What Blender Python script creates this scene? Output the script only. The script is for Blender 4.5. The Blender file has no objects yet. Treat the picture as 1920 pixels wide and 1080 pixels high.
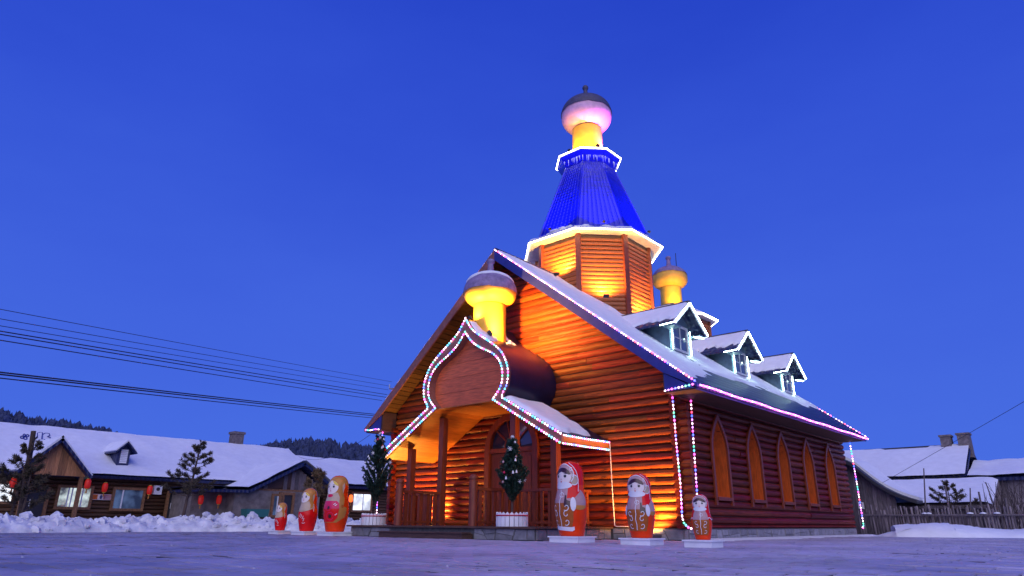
import bpy, bmesh, math, random
from mathutils import Vector, Matrix, noise
R = math.radians
random.seed(7)
sc = bpy.context.scene
COL = sc.collection

# ------------------------------------------------------------------ camera
YAW, PITCH, FPX, ROLL = -0.729, 0.339, 1250.3, 0.006
CAM = Vector((14.672, -15.753, 0.40))
_s, _c, _cp, _sp = math.sin(YAW), math.cos(YAW), math.cos(PITCH), math.sin(PITCH)
_fh = Vector((_s, _c, 0)); _right = Vector((_c, -_s, 0)); _z = Vector((0, 0, 1))
_fwd = _fh*_cp + _z*_sp; _up = -_fh*_sp + _z*_cp
_r2 = _right*math.cos(ROLL) + _up*math.sin(ROLL); _u2 = -_right*math.sin(ROLL) + _up*math.cos(ROLL)
cd = bpy.data.cameras.new('camera'); cam = bpy.data.objects.new('camera', cd); COL.objects.link(cam)
cd.sensor_width = 36.0; cd.lens = FPX/1920*36.0; cd.clip_start = 0.05; cd.clip_end = 3000
m3 = Matrix((_r2, _u2, -_fwd)).transposed()
cam.matrix_world = Matrix.Translation(CAM) @ m3.to_4x4()
sc.camera = cam

def ray(u, v):
    return _fwd*FPX + _r2*(u-960) - _u2*(v-540)
def on(axis, val, u, v):
    d = ray(u, v); t = (val-CAM[axis])/d[axis]; return CAM + d*t
def at(dist, u, v):
    d = ray(u, v); return CAM + d*(dist/math.hypot(d.x, d.y))

# ------------------------------------------------------------------ world, light, exposure
world = bpy.data.worlds.new('World'); sc.world = world; world.use_nodes = True
wn = world.node_tree; wn.nodes.clear()
def N(t, **k):
    n = wn.nodes.new(t)
    for a, b in k.items(): setattr(n, a, b)
    return n
SUN_EL, SUN_AZ = 34.0, 140.0
wo = N('ShaderNodeOutputWorld'); bg = N('ShaderNodeBackground'); bg2 = N('ShaderNodeBackground'); ad = N('ShaderNodeAddShader')
sky = N('ShaderNodeTexSky', sky_type='NISHITA', sun_disc=False); sky.sun_elevation = R(1.0); sky.sun_rotation = R(SUN_AZ)
tc = N('ShaderNodeTexCoord'); sx = N('ShaderNodeSeparateXYZ'); rp = N('ShaderNodeValToRGB')
nz = N('ShaderNodeTexNoise'); nz.inputs['Scale'].default_value = 2.2; nz.inputs['Detail'].default_value = 5; nz.inputs['Roughness'].default_value = .55
mp = N('ShaderNodeMapping'); mp.inputs['Scale'].default_value = (1, 1, 3.0)
nm = N('ShaderNodeMath', operation='MULTIPLY_ADD'); nm.inputs[1].default_value = .22; 
e = rp.color_ramp.elements
stops = [(0.0, (.062, .158, .77)), (.12, (.056, .142, .75)), (.30, (.047, .118, .72)), (.52, (.030, .082, .65)), (.78, (.013, .046, .54)), (1.0, (.016, .052, .57))]
e[0].position, e[0].color = stops[0][0], (*stops[0][1], 1); e[1].position, e[1].color = stops[-1][0], (*stops[-1][1], 1)
for p_, c_ in stops[1:-1]:
    q = e.new(p_); q.color = (*c_, 1)
wn.links.new(tc.outputs['Generated'], sx.inputs[0]); wn.links.new(tc.outputs['Generated'], mp.inputs[0]); wn.links.new(mp.outputs[0], nz.inputs[0])
sub = N('ShaderNodeMath', operation='SUBTRACT'); sub.inputs[1].default_value = .5
wn.links.new(nz.outputs[0], sub.inputs[0]); wn.links.new(sub.outputs[0], nm.inputs[0]); wn.links.new(sx.outputs['Z'], nm.inputs[2])
wn.links.new(nm.outputs[0], rp.inputs[0]); wn.links.new(rp.outputs[0], bg.inputs[0]); bg.inputs[1].default_value = 1.0
wn.links.new(sky.outputs[0], bg2.inputs[0]); bg2.inputs[1].default_value = .004
wn.links.new(bg.outputs[0], ad.inputs[0]); wn.links.new(bg2.outputs[0], ad.inputs[1]); wn.links.new(ad.outputs[0], wo.inputs[0])

sd = bpy.data.lights.new('twilight_sun', 'SUN'); sun = bpy.data.objects.new('twilight_sun', sd); COL.objects.link(sun)
sd.energy = 1.55; sd.angle = R(75); sd.color = (1.0, .94, .92)
a_, e_ = R(SUN_AZ), R(SUN_EL)
sdir = Vector((math.sin(a_)*math.cos(e_), math.cos(a_)*math.cos(e_), math.sin(e_)))
sun.rotation_euler = (-sdir).to_track_quat('-Z', 'Y').to_euler()
sc.view_settings.view_transform = 'Standard'; sc.view_settings.look = 'None'
sc.view_settings.exposure = 0; sc.view_settings.gamma = 1; sc.view_settings.use_curve_mapping = False
sc.render.engine = 'CYCLES'
sc.cycles.use_denoising = True; sc.cycles.sample_clamp_indirect = 4.0; sc.cycles.max_bounces = 6
sc.cycles.diffuse_bounces = 3; sc.cycles.glossy_bounces = 3; sc.cycles.transparent_max_bounces = 6
sc.cycles.caustics_reflective = False; sc.cycles.caustics_refractive = False

# ------------------------------------------------------------------ materials
MATS = {}
def mat(name, col, rough=.6, var=.0, nscale=6, stretch=(1, 1, 1), bump=0, bscale=None, metal=0, emit=None, es=0, rnd=0, spec=.5, col2=None, detail=6, coat=0, hue=0):
    m = bpy.data.materials.new(name); m.use_nodes = True; MATS[name] = m
    t = m.node_tree; b = t.nodes['Principled BSDF']
    b.inputs['Roughness'].default_value = rough; b.inputs['Metallic'].default_value = metal
    b.inputs['Specular IOR Level'].default_value = spec; b.inputs['Coat Weight'].default_value = coat; b.inputs['Coat Roughness'].default_value = .12
    b.inputs['Base Color'].default_value = (*col, 1)
    L = t.links.new
    if var or col2 or bump or rnd:
        tc = t.nodes.new('ShaderNodeTexCoord'); mp = t.nodes.new('ShaderNodeMapping'); mp.inputs['Scale'].default_value = stretch
        L(tc.outputs['Object'], mp.inputs[0])
        n = t.nodes.new('ShaderNodeTexNoise'); n.inputs['Scale'].default_value = nscale; n.inputs['Detail'].default_value = detail; n.inputs['Roughness'].default_value = .6
        oi = t.nodes.new('ShaderNodeObjectInfo')
        av = t.nodes.new('ShaderNodeVectorMath'); av.operation = 'ADD'
        cm = t.nodes.new('ShaderNodeMath'); cm.operation = 'MULTIPLY'; cm.inputs[1].default_value = 37.0
        L(oi.outputs['Random'], cm.inputs[0]); L(mp.outputs[0], av.inputs[0])
        if rnd: L(cm.outputs[0], av.inputs[1])
        L(av.outputs[0], n.inputs[0])
        mx = t.nodes.new('ShaderNodeMix'); mx.data_type = 'RGBA'
        rr = t.nodes.new('ShaderNodeMapRange'); rr.inputs[1].default_value = .32; rr.inputs[2].default_value = .68
        L(n.outputs[0], rr.inputs[0]); L(rr.outputs[0], mx.inputs[0])
        if col2: ca, cb = col, col2
        else: ca, cb = [c*(1-var) for c in col], [min(1, c*(1+var)) for c in col]
        mx.inputs[6].default_value = (*ca, 1); mx.inputs[7].default_value = (*cb, 1)
        out = mx.outputs[2]
        if rnd:
            hs = t.nodes.new('ShaderNodeHueSaturation'); mr = t.nodes.new('ShaderNodeMapRange')
            mr.inputs[3].default_value = 1-rnd; mr.inputs[4].default_value = 1+rnd
            L(oi.outputs['Random'], mr.inputs[0]); L(mr.outputs[0], hs.inputs['Value']); L(out, hs.inputs['Color']); out = hs.outputs[0]
            if hue:
                m2 = t.nodes.new('ShaderNodeMapRange'); m2.inputs[3].default_value = .5-hue; m2.inputs[4].default_value = .5+hue
                fr = t.nodes.new('ShaderNodeMath'); fr.operation = 'FRACT'; L(cm.outputs[0], fr.inputs[0]); L(fr.outputs[0], m2.inputs[0]); L(m2.outputs[0], hs.inputs['Hue'])
        L(out, b.inputs['Base Color'])
        if bump:
            n2 = t.nodes.new('ShaderNodeTexNoise'); n2.inputs['Scale'].default_value = bscale or nscale*3; n2.inputs['Detail'].default_value = 8
            L(av.outputs[0], n2.inputs[0])
            bp = t.nodes.new('ShaderNodeBump'); bp.inputs['Strength'].default_value = bump; bp.inputs['Distance'].default_value = .03
            L(n2.outputs[0], bp.inputs['Height']); L(bp.outputs[0], b.inputs['Normal'])
    if emit:
        b.inputs['Emission Color'].default_value = (*emit, 1); b.inputs['Emission Strength'].default_value = es
    return m
# wood
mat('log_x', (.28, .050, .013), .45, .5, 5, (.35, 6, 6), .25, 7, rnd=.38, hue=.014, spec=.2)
mat('log_y', (.155, .016, .006), .45, .5, 5, (6, .35, 6), .25, 7, rnd=.26, hue=.012, spec=.18)  # same log wood as the front, darkened for the side walls without floodlight
mat('wood_trim', (.22, .042, .014), .45, .3, 6, (4, 4, .5), .15, rnd=.12)
mat('wood_board', (.55, .12, .04), .5, .35, 5, (.5, 5, 5), .15, rnd=.2)
mat('wood_plank', (.42, .13, .025), .45, .25, 5, (6, .4, 6), .15, rnd=.16)
mat('wood_reveal', (.60, .10, .008), .5, .25, 6, (4, 4, .6), .1)
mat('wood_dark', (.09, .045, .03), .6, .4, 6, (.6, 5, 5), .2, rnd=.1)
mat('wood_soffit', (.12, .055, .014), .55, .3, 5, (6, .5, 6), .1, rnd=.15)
mat('wood_fascia', (.26, .10, .075), .5, .25, 5, (2, 2, 2), .1)
mat('tower_board', (.36, .095, .018), .45, .3, 6, (1.2, 1.2, 5), .15, rnd=.14)
mat('cabin_log', (.10, .046, .02), .7, .5, 5, (5, .5, 5), .2, rnd=.2)
mat('cabin_trim', (.24, .115, .05), .65, .4, 5, (3, 3, 3), .1)
mat('gable_board', (.42, .19, .075), .65, .4, 6, (6, 6, .4), .1, rnd=.35)  # light on the entrance gable put into the colour
mat('grey_plaster', (.20, .17, .16), .9, .35, 3, (1, 1, 1), .2)
mat('weathered', (.17, .14, .15), .9, .45, 6, (5, 5, .6), .3, rnd=.4)
mat('bark', (.09, .06, .045), .9, .4, 8, (1, 1, .3), .4)
mat('twig', (.07, .05, .05), .9)
# metal, paint
mat('roof_blue', (.012, .020, .085), .45, .3, 4, (1, 1, 1), 0)
mat('paint_blue', (.025, .035, .22), .45, .2, 3)
mat('barrel_blue', (.007, .009, .04), .36, .3, 3)
mat('spire_blue', (.008, .012, .52), .30, .25, 4)
mat('dormer_paint', (.12, .20, .26), .5, .3, 4)
mat('yellow', (.85, .50, .04), .5, .12, 4, bump=.05)
mat('dome_gold', (.85, .46, .06), .55, .14, 5, bump=.12, bscale=30)
mat('dome_pale', (.78, .44, .50), .55, .14, 5, bump=.12, bscale=30)
mat('cap_slate', (.07, .065, .12), .6, .3, 6, bump=.1)
mat('cap_frost', (.26, .19, .33), .65, .3, 6, bump=.15)
mat('white', (.84, .84, .86), .5, .06, 4)
mat('white_soil', (.55, .55, .60), .6, .12, 5)
mat('dark_metal', (.03, .03, .04), .5)
mat('grey_metal', (.20, .20, .22), .45, .2, 5)
mat('cable', (.03, .03, .045), .7)
mat('cord_white', (.7, .65, .62), .5)
mat('glass_dark', (.02, .03, .06), .06, spec=.8)
mat('glass_pale', (.10, .14, .22), .08, spec=.8)
mat('stone', (.27, .26, .28), .8, .25, 6, bump=.4, bscale=14, rnd=.22)
mat('mortar', (.12, .115, .12), .95, .3, 8)
mat('joint_dark', (.022, .022, .03), .95)
mat('brick', (.17, .14, .14), .9, .4, 7, bump=.3)
# cover
mat('snow', (.80, .81, .85), .7, .05, 3, bump=.35, bscale=6)
mat('snow_rough', (.50, .50, .56), .8, 0, 1.6, bump=.8, bscale=5, col2=(.88, .88, .90))
mat('snow_dirty', (.55, .55, .60), .8, .25, 3, bump=.6, bscale=8)
mat('needles', (.012, .045, .030), .6, .4, 8)
mat('needles_pine', (.07, .055, .03), .8, .45, 8)
mat('needles_bush', (.17, .11, .05), .8, .4, 8)
mat('forest', (.035, .05, .115), .9, .4, .12)  # dusk haze put into the colour: bluish far trees, hill too
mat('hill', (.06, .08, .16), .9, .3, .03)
# dolls
mat('d_red', (.78, .010, .010), .22, .08, 4, coat=.10, spec=.22)
mat('d_orange', (.85, .05, .004), .22, .08, 4, coat=.10, spec=.22)
mat('d_gold', (.55, .24, .055), .25, .12, 4, coat=.10, spec=.22)
mat('d_cream', (.55, .42, .30), .25, .1, 4, coat=.10, spec=.22)
mat('d_grey', (.50, .31, .31), .25, .15, 5, coat=.10, spec=.22)
mat('d_brown', (.40, .11, .02), .3, .15, 6, coat=.10, spec=.22)
mat('d_white', (.80, .80, .82), .3, .04, 4, coat=.10, spec=.22)
mat('d_face', (.88, .78, .72), .3, .03, 4, coat=.10, spec=.22)
mat('d_hair', (.055, .012, .012), .3, coat=.5)
mat('d_yellow', (.75, .52, .03), .3, coat=.5)
mat('d_pink', (.75, .03, .12), .25, coat=.10, spec=.22)
mat('d_black', (.012, .012, .018), .3)
mat('d_lip', (.70, .25, .22), .4)
mat('lantern_red', (.55, .015, .01), .5, emit=(1, .03, .01), es=.16)
mat('lantern_lit', (.7, .08, .02), .5, emit=(1, .12, .02), es=2.2)
mat('ribbon', (.5, .02, .05), .4)
mat('teal', (.03, .16, .15), .6)
mat('blue_door', (.08, .13, .26), .6, .4, 4)
# emitters
mat('win_cool', (.3, .3, .3), .1, emit=(.60, .72, .70), es=.55)
mat('win_dim', (.06, .09, .14), .08, emit=(.10, .16, .32), es=.35)
mat('win_white', (.5, .5, .5), .1, emit=(.85, .92, 1.0), es=1.6)
mat('led_white', (.8, .8, .8), .5, emit=(1.0, .93, .66), es=12)
mat('led_cool', (.8, .8, .8), .5, emit=(.66, 1.0, .88), es=30)
mat('led_pink', (.8, .8, .8), .5, emit=(1.0, .60, .82), es=6.5)
mat('led_mag', (.8, .8, .8), .5, emit=(1.0, .05, .60), es=5)
mat('led_violet', (.8, .8, .8), .5, emit=(.66, .16, 1.0), es=5.5)
mat('led_cyan', (.8, .8, .8), .5, emit=(.02, .55, .85), es=3.2)
mat('led_green', (.8, .8, .8), .5, emit=(.02, .90, .38), es=2.2)
mat('led_blue', (.8, .8, .8), .5, emit=(.02, .08, 1.0), es=4.5)
mat('led_red', (.8, .8, .8), .5, emit=(1.0, .03, .08), es=4)
mat('lens_warm', (.8, .8, .8), .5, emit=(1.0, .55, .12), es=14)
mat('lens_blue', (.8, .8, .8), .5, emit=(.15, .2, 1.0), es=6)

def blotch(m, s, lo, hi):  # uneven emission imitates reflections across the window panes
    t = m.node_tree; b = t.nodes['Principled BSDF']; tc = t.nodes.new('ShaderNodeTexCoord'); n = t.nodes.new('ShaderNodeTexNoise'); n.inputs['Scale'].default_value = s; n.inputs['Detail'].default_value = 3
    r = t.nodes.new('ShaderNodeMapRange'); r.inputs[1].default_value = .38; r.inputs[2].default_value = .66; r.inputs[3].default_value = lo; r.inputs[4].default_value = hi
    t.links.new(tc.outputs['Object'], n.inputs[0]); t.links.new(n.outputs[0], r.inputs[0]); t.links.new(r.outputs[0], b.inputs['Emission Strength'])
blotch(MATS['win_cool'], 2.3, .04, 1.1); blotch(MATS['win_dim'], 1.8, .05, .6); blotch(MATS['win_white'], 1.6, .5, 1.6)

# roof tile: rows and waves as bump on the metal sheet
def tile_bump(m, wx, wy):
    t = m.node_tree; b = t.nodes['Principled BSDF']; tc = t.nodes.new('ShaderNodeTexCoord'); h = None
    for ax, sc_ in (wx, wy):
        w = t.nodes.new('ShaderNodeTexWave'); w.bands_direction = ax; w.inputs['Scale'].default_value = sc_; w.inputs['Distortion'].default_value = .3
        t.links.new(tc.outputs['Object'], w.inputs[0])
        if h is None: h = w.outputs['Fac']
        else:
            a = t.nodes.new('ShaderNodeMath'); t.links.new(h, a.inputs[0]); t.links.new(w.outputs['Fac'], a.inputs[1]); h = a.outputs[0]
    bp = t.nodes.new('ShaderNodeBump'); bp.inputs['Strength'].default_value = .6; bp.inputs['Distance'].default_value = .05
    t.links.new(h, bp.inputs['Height']); t.links.new(bp.outputs[0], b.inputs['Normal'])
tile_bump(MATS['roof_blue'], ('Y', 1.5), ('X', 1.3))

# paving: stone partly under trodden snow
def paving(name, stone, snow, lo, hi):
    m = bpy.data.materials.new(name); m.use_nodes = True; MATS[name] = m
    t = m.node_tree; b = t.nodes['Principled BSDF']; L = t.links.new
    g = t.nodes.new('ShaderNodeNewGeometry')
    def nz(s, d=6, st=(1, 1, 1)):
        mp = t.nodes.new('ShaderNodeMapping'); mp.inputs['Scale'].default_value = st; L(g.outputs['Position'], mp.inputs[0])
        n = t.nodes.new('ShaderNodeTexNoise'); n.inputs['Scale'].default_value = s; n.inputs['Detail'].default_value = d; n.inputs['Roughness'].default_value = .62; L(mp.outputs[0], n.inputs[0]); return n.outputs[0]
    a = t.nodes.new('ShaderNodeMath'); a.operation = 'ADD'; L(nz(.35, 5), a.inputs[0])
    k = t.nodes.new('ShaderNodeMath'); k.operation = 'MULTIPLY'; k.inputs[1].default_value = .55; L(nz(3.0, 8), k.inputs[0]); L(k.outputs[0], a.inputs[1])
    # swept towards the square's far left: less snow there
    sxy = t.nodes.new('ShaderNodeSeparateXYZ'); L(g.outputs['Position'], sxy.inputs[0])
    dd = t.nodes.new('ShaderNodeMath'); dd.operation = 'ADD'; L(sxy.outputs['X'], dd.inputs[0]); L(sxy.outputs['Y'], dd.inputs[1])
    gr = t.nodes.new('ShaderNodeMapRange'); gr.inputs[1].default_value = -14; gr.inputs[2].default_value = 2; gr.inputs[3].default_value = -.20; gr.inputs[4].default_value = .04; L(dd.outputs[0], gr.inputs[0])
    a2 = t.nodes.new('ShaderNodeMath'); L(a.outputs[0], a2.inputs[0]); L(gr.outputs[0], a2.inputs[1])
    rr = t.nodes.new('ShaderNodeMapRange'); rr.inputs[1].default_value = lo; rr.inputs[2].default_value = hi; L(a2.outputs[0], rr.inputs[0])
    oi = t.nodes.new('ShaderNodeObjectInfo'); mr = t.nodes.new('ShaderNodeMapRange'); mr.inputs[3].default_value = .82; mr.inputs[4].default_value = 1.15; L(oi.outputs['Random'], mr.inputs[0])
    mx = t.nodes.new('ShaderNodeMix'); mx.data_type = 'RGBA'; mx.inputs[6].default_value = (*stone, 1); mx.inputs[7].default_value = (*snow, 1); L(rr.outputs[0], mx.inputs[0])
    hs = t.nodes.new('ShaderNodeHueSaturation'); L(mx.outputs[2], hs.inputs['Color']); L(mr.outputs[0], hs.inputs['Value']); L(hs.outputs[0], b.inputs['Base Color'])
    rg = t.nodes.new('ShaderNodeMapRange'); rg.inputs[3].default_value = .38; rg.inputs[4].default_value = .62; L(rr.outputs[0], rg.inputs[0]); L(rg.outputs[0], b.inputs['Roughness'])
    bp = t.nodes.new('ShaderNodeBump'); bp.inputs['Strength'].default_value = .35; bp.inputs['Distance'].default_value = .03; L(nz(9, 8), bp.inputs['Height']); L(bp.outputs[0], b.inputs['Normal'])
paving('paving', (.14, .13, .19), (.54, .48, .63), .36, .98)
paving('ground', (.20, .20, .23), (.50, .48, .56), .45, .95)

# ------------------------------------------------------------------ mesh helpers
class MB:
    def __init__(s): s.v = []; s.f = []; s.mi = []
    def add(s, vs, fs, mi=0):
        o = len(s.v); s.v += [tuple(v) for v in vs]; s.f += [tuple(i+o for i in f) for f in fs]; s.mi += [mi]*len(fs); return s
    def box(s, x0, x1, y0, y1, z0, z1, mi=0):
        v = [(x, y, z) for z in (z0, z1) for y in (y0, y1) for x in (x0, x1)]
        return s.add(v, [(0, 2, 3, 1), (4, 5, 7, 6), (0, 1, 5, 4), (2, 6, 7, 3), (0, 4, 6, 2), (1, 3, 7, 5)], mi)
    def obox(s, c, ax, ay, az, mi=0):   # centre and half axes
        c, ax, ay, az = map(Vector, (c, ax, ay, az))
        v = [c+ax*i+ay*j+az*k for k in (-1, 1) for j in (-1, 1) for i in (-1, 1)]
        return s.add(v, [(0, 2, 3, 1), (4, 5, 7, 6), (0, 1, 5, 4), (2, 6, 7, 3), (0, 4, 6, 2), (1, 3, 7, 5)], mi)
    def beam(s, a, b, w, h, up=(0, 0, 1), mi=0):
        a, b, up = Vector(a), Vector(b), Vector(up); d = (b-a); l = d.length; d.normalize()
        sd_ = d.cross(up)
        if sd_.length < 1e-4: sd_ = d.cross(Vector((1, 0, 0)))
        sd_.normalize(); u = sd_.cross(d)
        return s.obox((a+b)/2, d*l/2, sd_*w/2, u*h/2, mi)
    def prism(s, poly, f, mi=0):        # poly: 2D points, f(p, k) -> 3D for k in 0,1
        n = len(poly); v = [f(p, 0) for p in poly]+[f(p, 1) for p in poly]
        return s.add(v, [tuple(range(n))[::-1], tuple(range(n, 2*n))]+[(i, (i+1) % n, (i+1) % n+n, i+n) for i in range(n)], mi)
    def lathe(s, prof, c=(0, 0, 0), n=32, a0=0, mi=0, cap=True, squash=None):
        c = Vector(c); v = []; fs = []
        for r, z in prof:
            for i in range(n):
                a = a0+2*math.pi*i/n; v.append((c.x+r*math.cos(a), c.y+r*math.sin(a), c.z+z))
        for j in range(len(prof)-1):
            for i in range(n):
                k = (i+1) % n; fs.append((j*n+i, j*n+k, (j+1)*n+k, (j+1)*n+i))
        if cap:
            if prof[0][0] > 1e-4: fs.append(tuple(range(n))[::-1])
            if prof[-1][0] > 1e-4: fs.append(tuple(range((len(prof)-1)*n, len(prof)*n)))
        return s.add(v, fs, mi)
    def tube(s, pts, r, n=6, mi=0, r1=None):
        pts = [Vector(p) for p in pts]; m = len(pts); v = []; fs = []
        for i, p in enumerate(pts):
            d = (pts[min(i+1, m-1)]-pts[max(i-1, 0)]).normalized()
            a = d.cross(Vector((0, 0, 1)));
            if a.length < .05: a = d.cross(Vector((1, 0, 0)))
            a.normalize(); b = d.cross(a)
            rr = r if r1 is None else r+(r1-r)*i/(m-1)
            for k in range(n):
                t = 2*math.pi*k/n; v.append(p+(a*math.cos(t)+b*math.sin(t))*rr)
        for i in range(m-1):
            for k in range(n):
                q = (k+1) % n; fs.append((i*n+k, i*n+q, (i+1)*n+q, (i+1)*n+k))
        fs.append(tuple(range(n))[::-1]); fs.append(tuple(range((m-1)*n, m*n)))
        return s.add(v, fs, mi)
    def build(s, name, mats, parent=None, smooth=False, **props):
        me = bpy.data.meshes.new(name); me.from_pydata(s.v, [], s.f)
        if isinstance(mats, str): mats = [mats]
        for m in mats: me.materials.append(MATS[m])
        if len(mats) > 1: me.polygons.foreach_set('material_index', s.mi)
        if smooth: me.polygons.foreach_set('use_smooth', [True]*len(me.polygons))
        bm = bmesh.new(); bm.from_mesh(me); bmesh.ops.recalc_face_normals(bm, faces=bm.faces); bm.to_mesh(me); bm.free()
        me.update()
        return link(name, me, parent, **props)
def link(name, data, parent=None, **props):
    o = bpy.data.objects.new(name, data); COL.objects.link(o)
    if parent: par(o, parent)
    for k, v in props.items(): o[k] = v
    return o
def par(o, p):
    o.parent = p
    if p.get('_world', False): o.matrix_parent_inverse = Matrix.Translation(-Vector(p.location))
def thing(name, label, cat, loc=(0, 0, 0), rz=0, group=None, world=True):
    o = bpy.data.objects.new(name, None); COL.objects.link(o); o.location = loc; o.rotation_euler = (0, 0, rz)
    o.empty_display_size = .2; tag(o, label, cat, group)
    if world: o['_world'] = True      # children are modelled in world coordinates
    return o
def tag(o, label, cat, group=None):
    o['label'] = label; o['category'] = cat
    if group: o['group'] = group
    return o
def copy_tree(o, parent=None):
    c = o.copy(); COL.objects.link(c)
    if parent: c.parent = parent
    for ch in list(o.children): copy_tree(ch, c)
    return c
def auto_smooth(o, ang=35):
    me = o.data; me.polygons.foreach_set('use_smooth', [True]*len(me.polygons))
    try: me.set_sharp_from_angle(angle=R(ang))
    except Exception: pass
def snow_sheet(O, U, V, lu, lv, step, hf, name, parent, matn='snow', **props):
    """height field over a plane patch: hf(u, v) in metres, <=0 means bare"""
    O, U, V = Vector(O), Vector(U).normalized(), Vector(V).normalized(); Nn = U.cross(V)
    if Nn.z < 0: Nn = -Nn
    nu, nv = max(2, int(lu/step)), max(2, int(lv/step)); H = []; vs = []
    for j in range(nv+1):
        for i in range(nu+1):
            u, v = lu*i/nu, lv*j/nv; h = hf(u, v); H.append(h); vs.append(O+U*u+V*v+Nn*(h if h > 0 else max(h, -.05)))
    fs = []
    for j in range(nv):
        for i in range(nu):
            q = (j*(nu+1)+i, j*(nu+1)+i+1, (j+1)*(nu+1)+i+1, (j+1)*(nu+1)+i)
            if max(H[k] for k in q) > 0: fs.append(q)
    used = sorted({k for f in fs for k in f}); mp_ = {k: i for i, k in enumerate(used)}
    b = MB(); b.add([vs[k] for k in used], [tuple(mp_[k] for k in f) for f in fs])
    return b.build(name, matn, parent, smooth=True, **props)
def fbm(x, y, z=0, o=4): return noise.fractal(Vector((x, y, z)), 1.0, 2.0, o)
# ------------------------------------------------------------------ church dimensions
W, HE, HR, LEN, WW, O_, LW, HF, RX = 6.966, 3.805, 9.429, 14.921, 5.993, .729, 14.749, .29, -.213
KR = (HR-HE)/(W-RX); KL = (HR-HE)/(W+RX)
def roof_z(x): return HR-KR*(x-RX) if x > RX else HR-KL*(RX-x)
PITCHZ = .214
church = thing('wooden_church', 'log church with blue octagonal spire, golden onion domes and coloured light strings', 'church', (0, 7, 0))

# ---------------------------------------------------------------- stones of the foundation
def stone_strip(parent, a, b, h, nrm, seed, wid=.45, z0=0):
    """irregular stones along the ground line a->b, standing proud of the core"""
    rnd = random.Random(seed); a, b, nrm = Vector(a), Vector(b), Vector(nrm); d = (b-a); L = d.length; d.normalize()
    x = 0; cut = [(0, 0)]
    while x < L-.35:
        x += rnd.uniform(.7, 1.35)*wid; cut.append((min(x+rnd.uniform(-.12, .12), L), min(x+rnd.uniform(-.12, .12), L)))
    cut.append((L, L))
    for i in range(len(cut)-1):
        (b0, t0), (b1, t1) = cut[i], cut[i+1]; g = .012
        if b1-b0 < .08 or t1-t0 < .08: continue
        polys = []
        if rnd.random() < .45:
            k0, k1 = rnd.uniform(.35, .65), rnd.uniform(.35, .65)
            l = lambda q: b0+(t0-b0)*q
            r_ = lambda q: b1+(t1-b1)*q
            polys = [[(b0, 0), (b1, 0), (r_(k1), k1), (l(k0), k0)], [(l(k0), k0), (r_(k1), k1), (t1, 1), (t0, 1)]]
        else: polys = [[(b0, 0), (b1, 0), (t1, 1), (t0, 1)]]
        for P in polys:
            cx = sum(p[0] for p in P)/4; cz = sum(p[1] for p in P)/4*h; Q = []
            for px, pz in P:
                pz *= h; dx, dz = cx-px, cz-pz; l_ = math.hypot(dx, dz); Q.append((px+dx/l_*g*1.4, pz+dz/l_*g*1.4))
            m = MB(); dep = rnd.uniform(.015, .035)
            m.prism(Q, lambda p, k: a+d*(p[0] if k == 0 else p[0]*.97+cx*.03)+Vector((0, 0, z0+(p[1] if k == 0 else p[1]*.93+cz*.07)))+nrm*(0 if k == 0 else dep))
            m.build('stone', 'stone', parent)
fo = MB()
fo.box(-6.05, 6.05, .68, 14.8, -.3, HF)
found = fo.build('foundation', 'mortar', church)
stone_strip(found, (3.78, .68, 0), (6.05, .68, 0), HF-.02, (0, -1, 0), 3)
stone_strip(found, (6.05, .70, 0), (6.05, 14.8, 0), HF-.02, (1, 0, 0), 4, .5)
stone_strip(found, (-6.05, .68, 0), (-3.78, .68, 0), HF-.02, (0, -1, 0), 5)
pf = MB(); pf.box(-3.72, 3.72, -2.6, .66, -.3, .27)
plat = pf.build('porch_base', 'mortar', church)
stone_strip(plat, (-3.72, -2.6, 0), (-1.78, -2.6, 0), .262, (0, -1, 0), 6, .5)
stone_strip(plat, (1.66, -2.6, 0), (3.72, -2.6, 0), .262, (0, -1, 0), 8, .42)
stone_strip(plat, (3.72, -2.58, 0), (3.72, .64, 0), .262, (1, 0, 0), 9, .45)
stone_strip(plat, (-3.72, .64, 0), (-3.72, -2.58, 0), .262, (-1, 0, 0), 10, .45)
for i in range(17):
    y0 = -2.72+i*.197
    MB().box(-3.82, 3.82, y0, y0+.190, .272, .318).build('deck_board', 'wood_dark', plat)
st = MB(); st.box(-1.76, 1.64, -3.04, -2.64, -.05, .135).build('step', 'wood_dark', church)
MB().box(-1.80, 1.68, -3.08, -2.735, .137, .170).build('step', 'wood_dark', church)

# ---------------------------------------------------------------- log walls
LR = random.Random(77)
def log_piece(mb, a0, a1, lim0, lim1, zc, axis, pc, ry=.10, n=8, rz=PITCHZ/2, segs=3):
    """a slightly uneven log from a0 to a1 along axis (0=x,1=y) at perpendicular centre pc; lim0/lim1(z) clip the ends"""
    v = []; ph = LR.uniform(0, 6.28)
    for j in range(segs+1):
        f = j/segs; e_ = a0+(a1-a0)*f; lim = lim0 if j == 0 else (lim1 if j == segs else None)
        dz, dr = LR.uniform(-.006, .006), LR.uniform(.93, 1.05)
        for i in range(n):
            t = 2*math.pi*(i+.5)/n; q = pc+ry*dr*math.cos(t); z = zc+dz+rz*min(1.0, dr)*math.sin(t); s_ = e_
            if lim: s_ = lim(s_, z)
            elif lim0 and j < segs: s_ = max(s_, lim0(-99, z)+.01*j)
            if lim1 and 0 < j < segs: s_ = min(s_, lim1(99, z)-.01*(segs-j))
            v.append((s_, q, z) if axis == 0 else (q, s_, z))
    f = [(j*n+i, j*n+(i+1) % n, (j+1)*n+(i+1) % n, (j+1)*n+i) for j in range(segs) for i in range(n)]+[tuple(range(n))[::-1], tuple(range(segs*n, (segs+1)*n))]
    mb.add(v, f)
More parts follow.
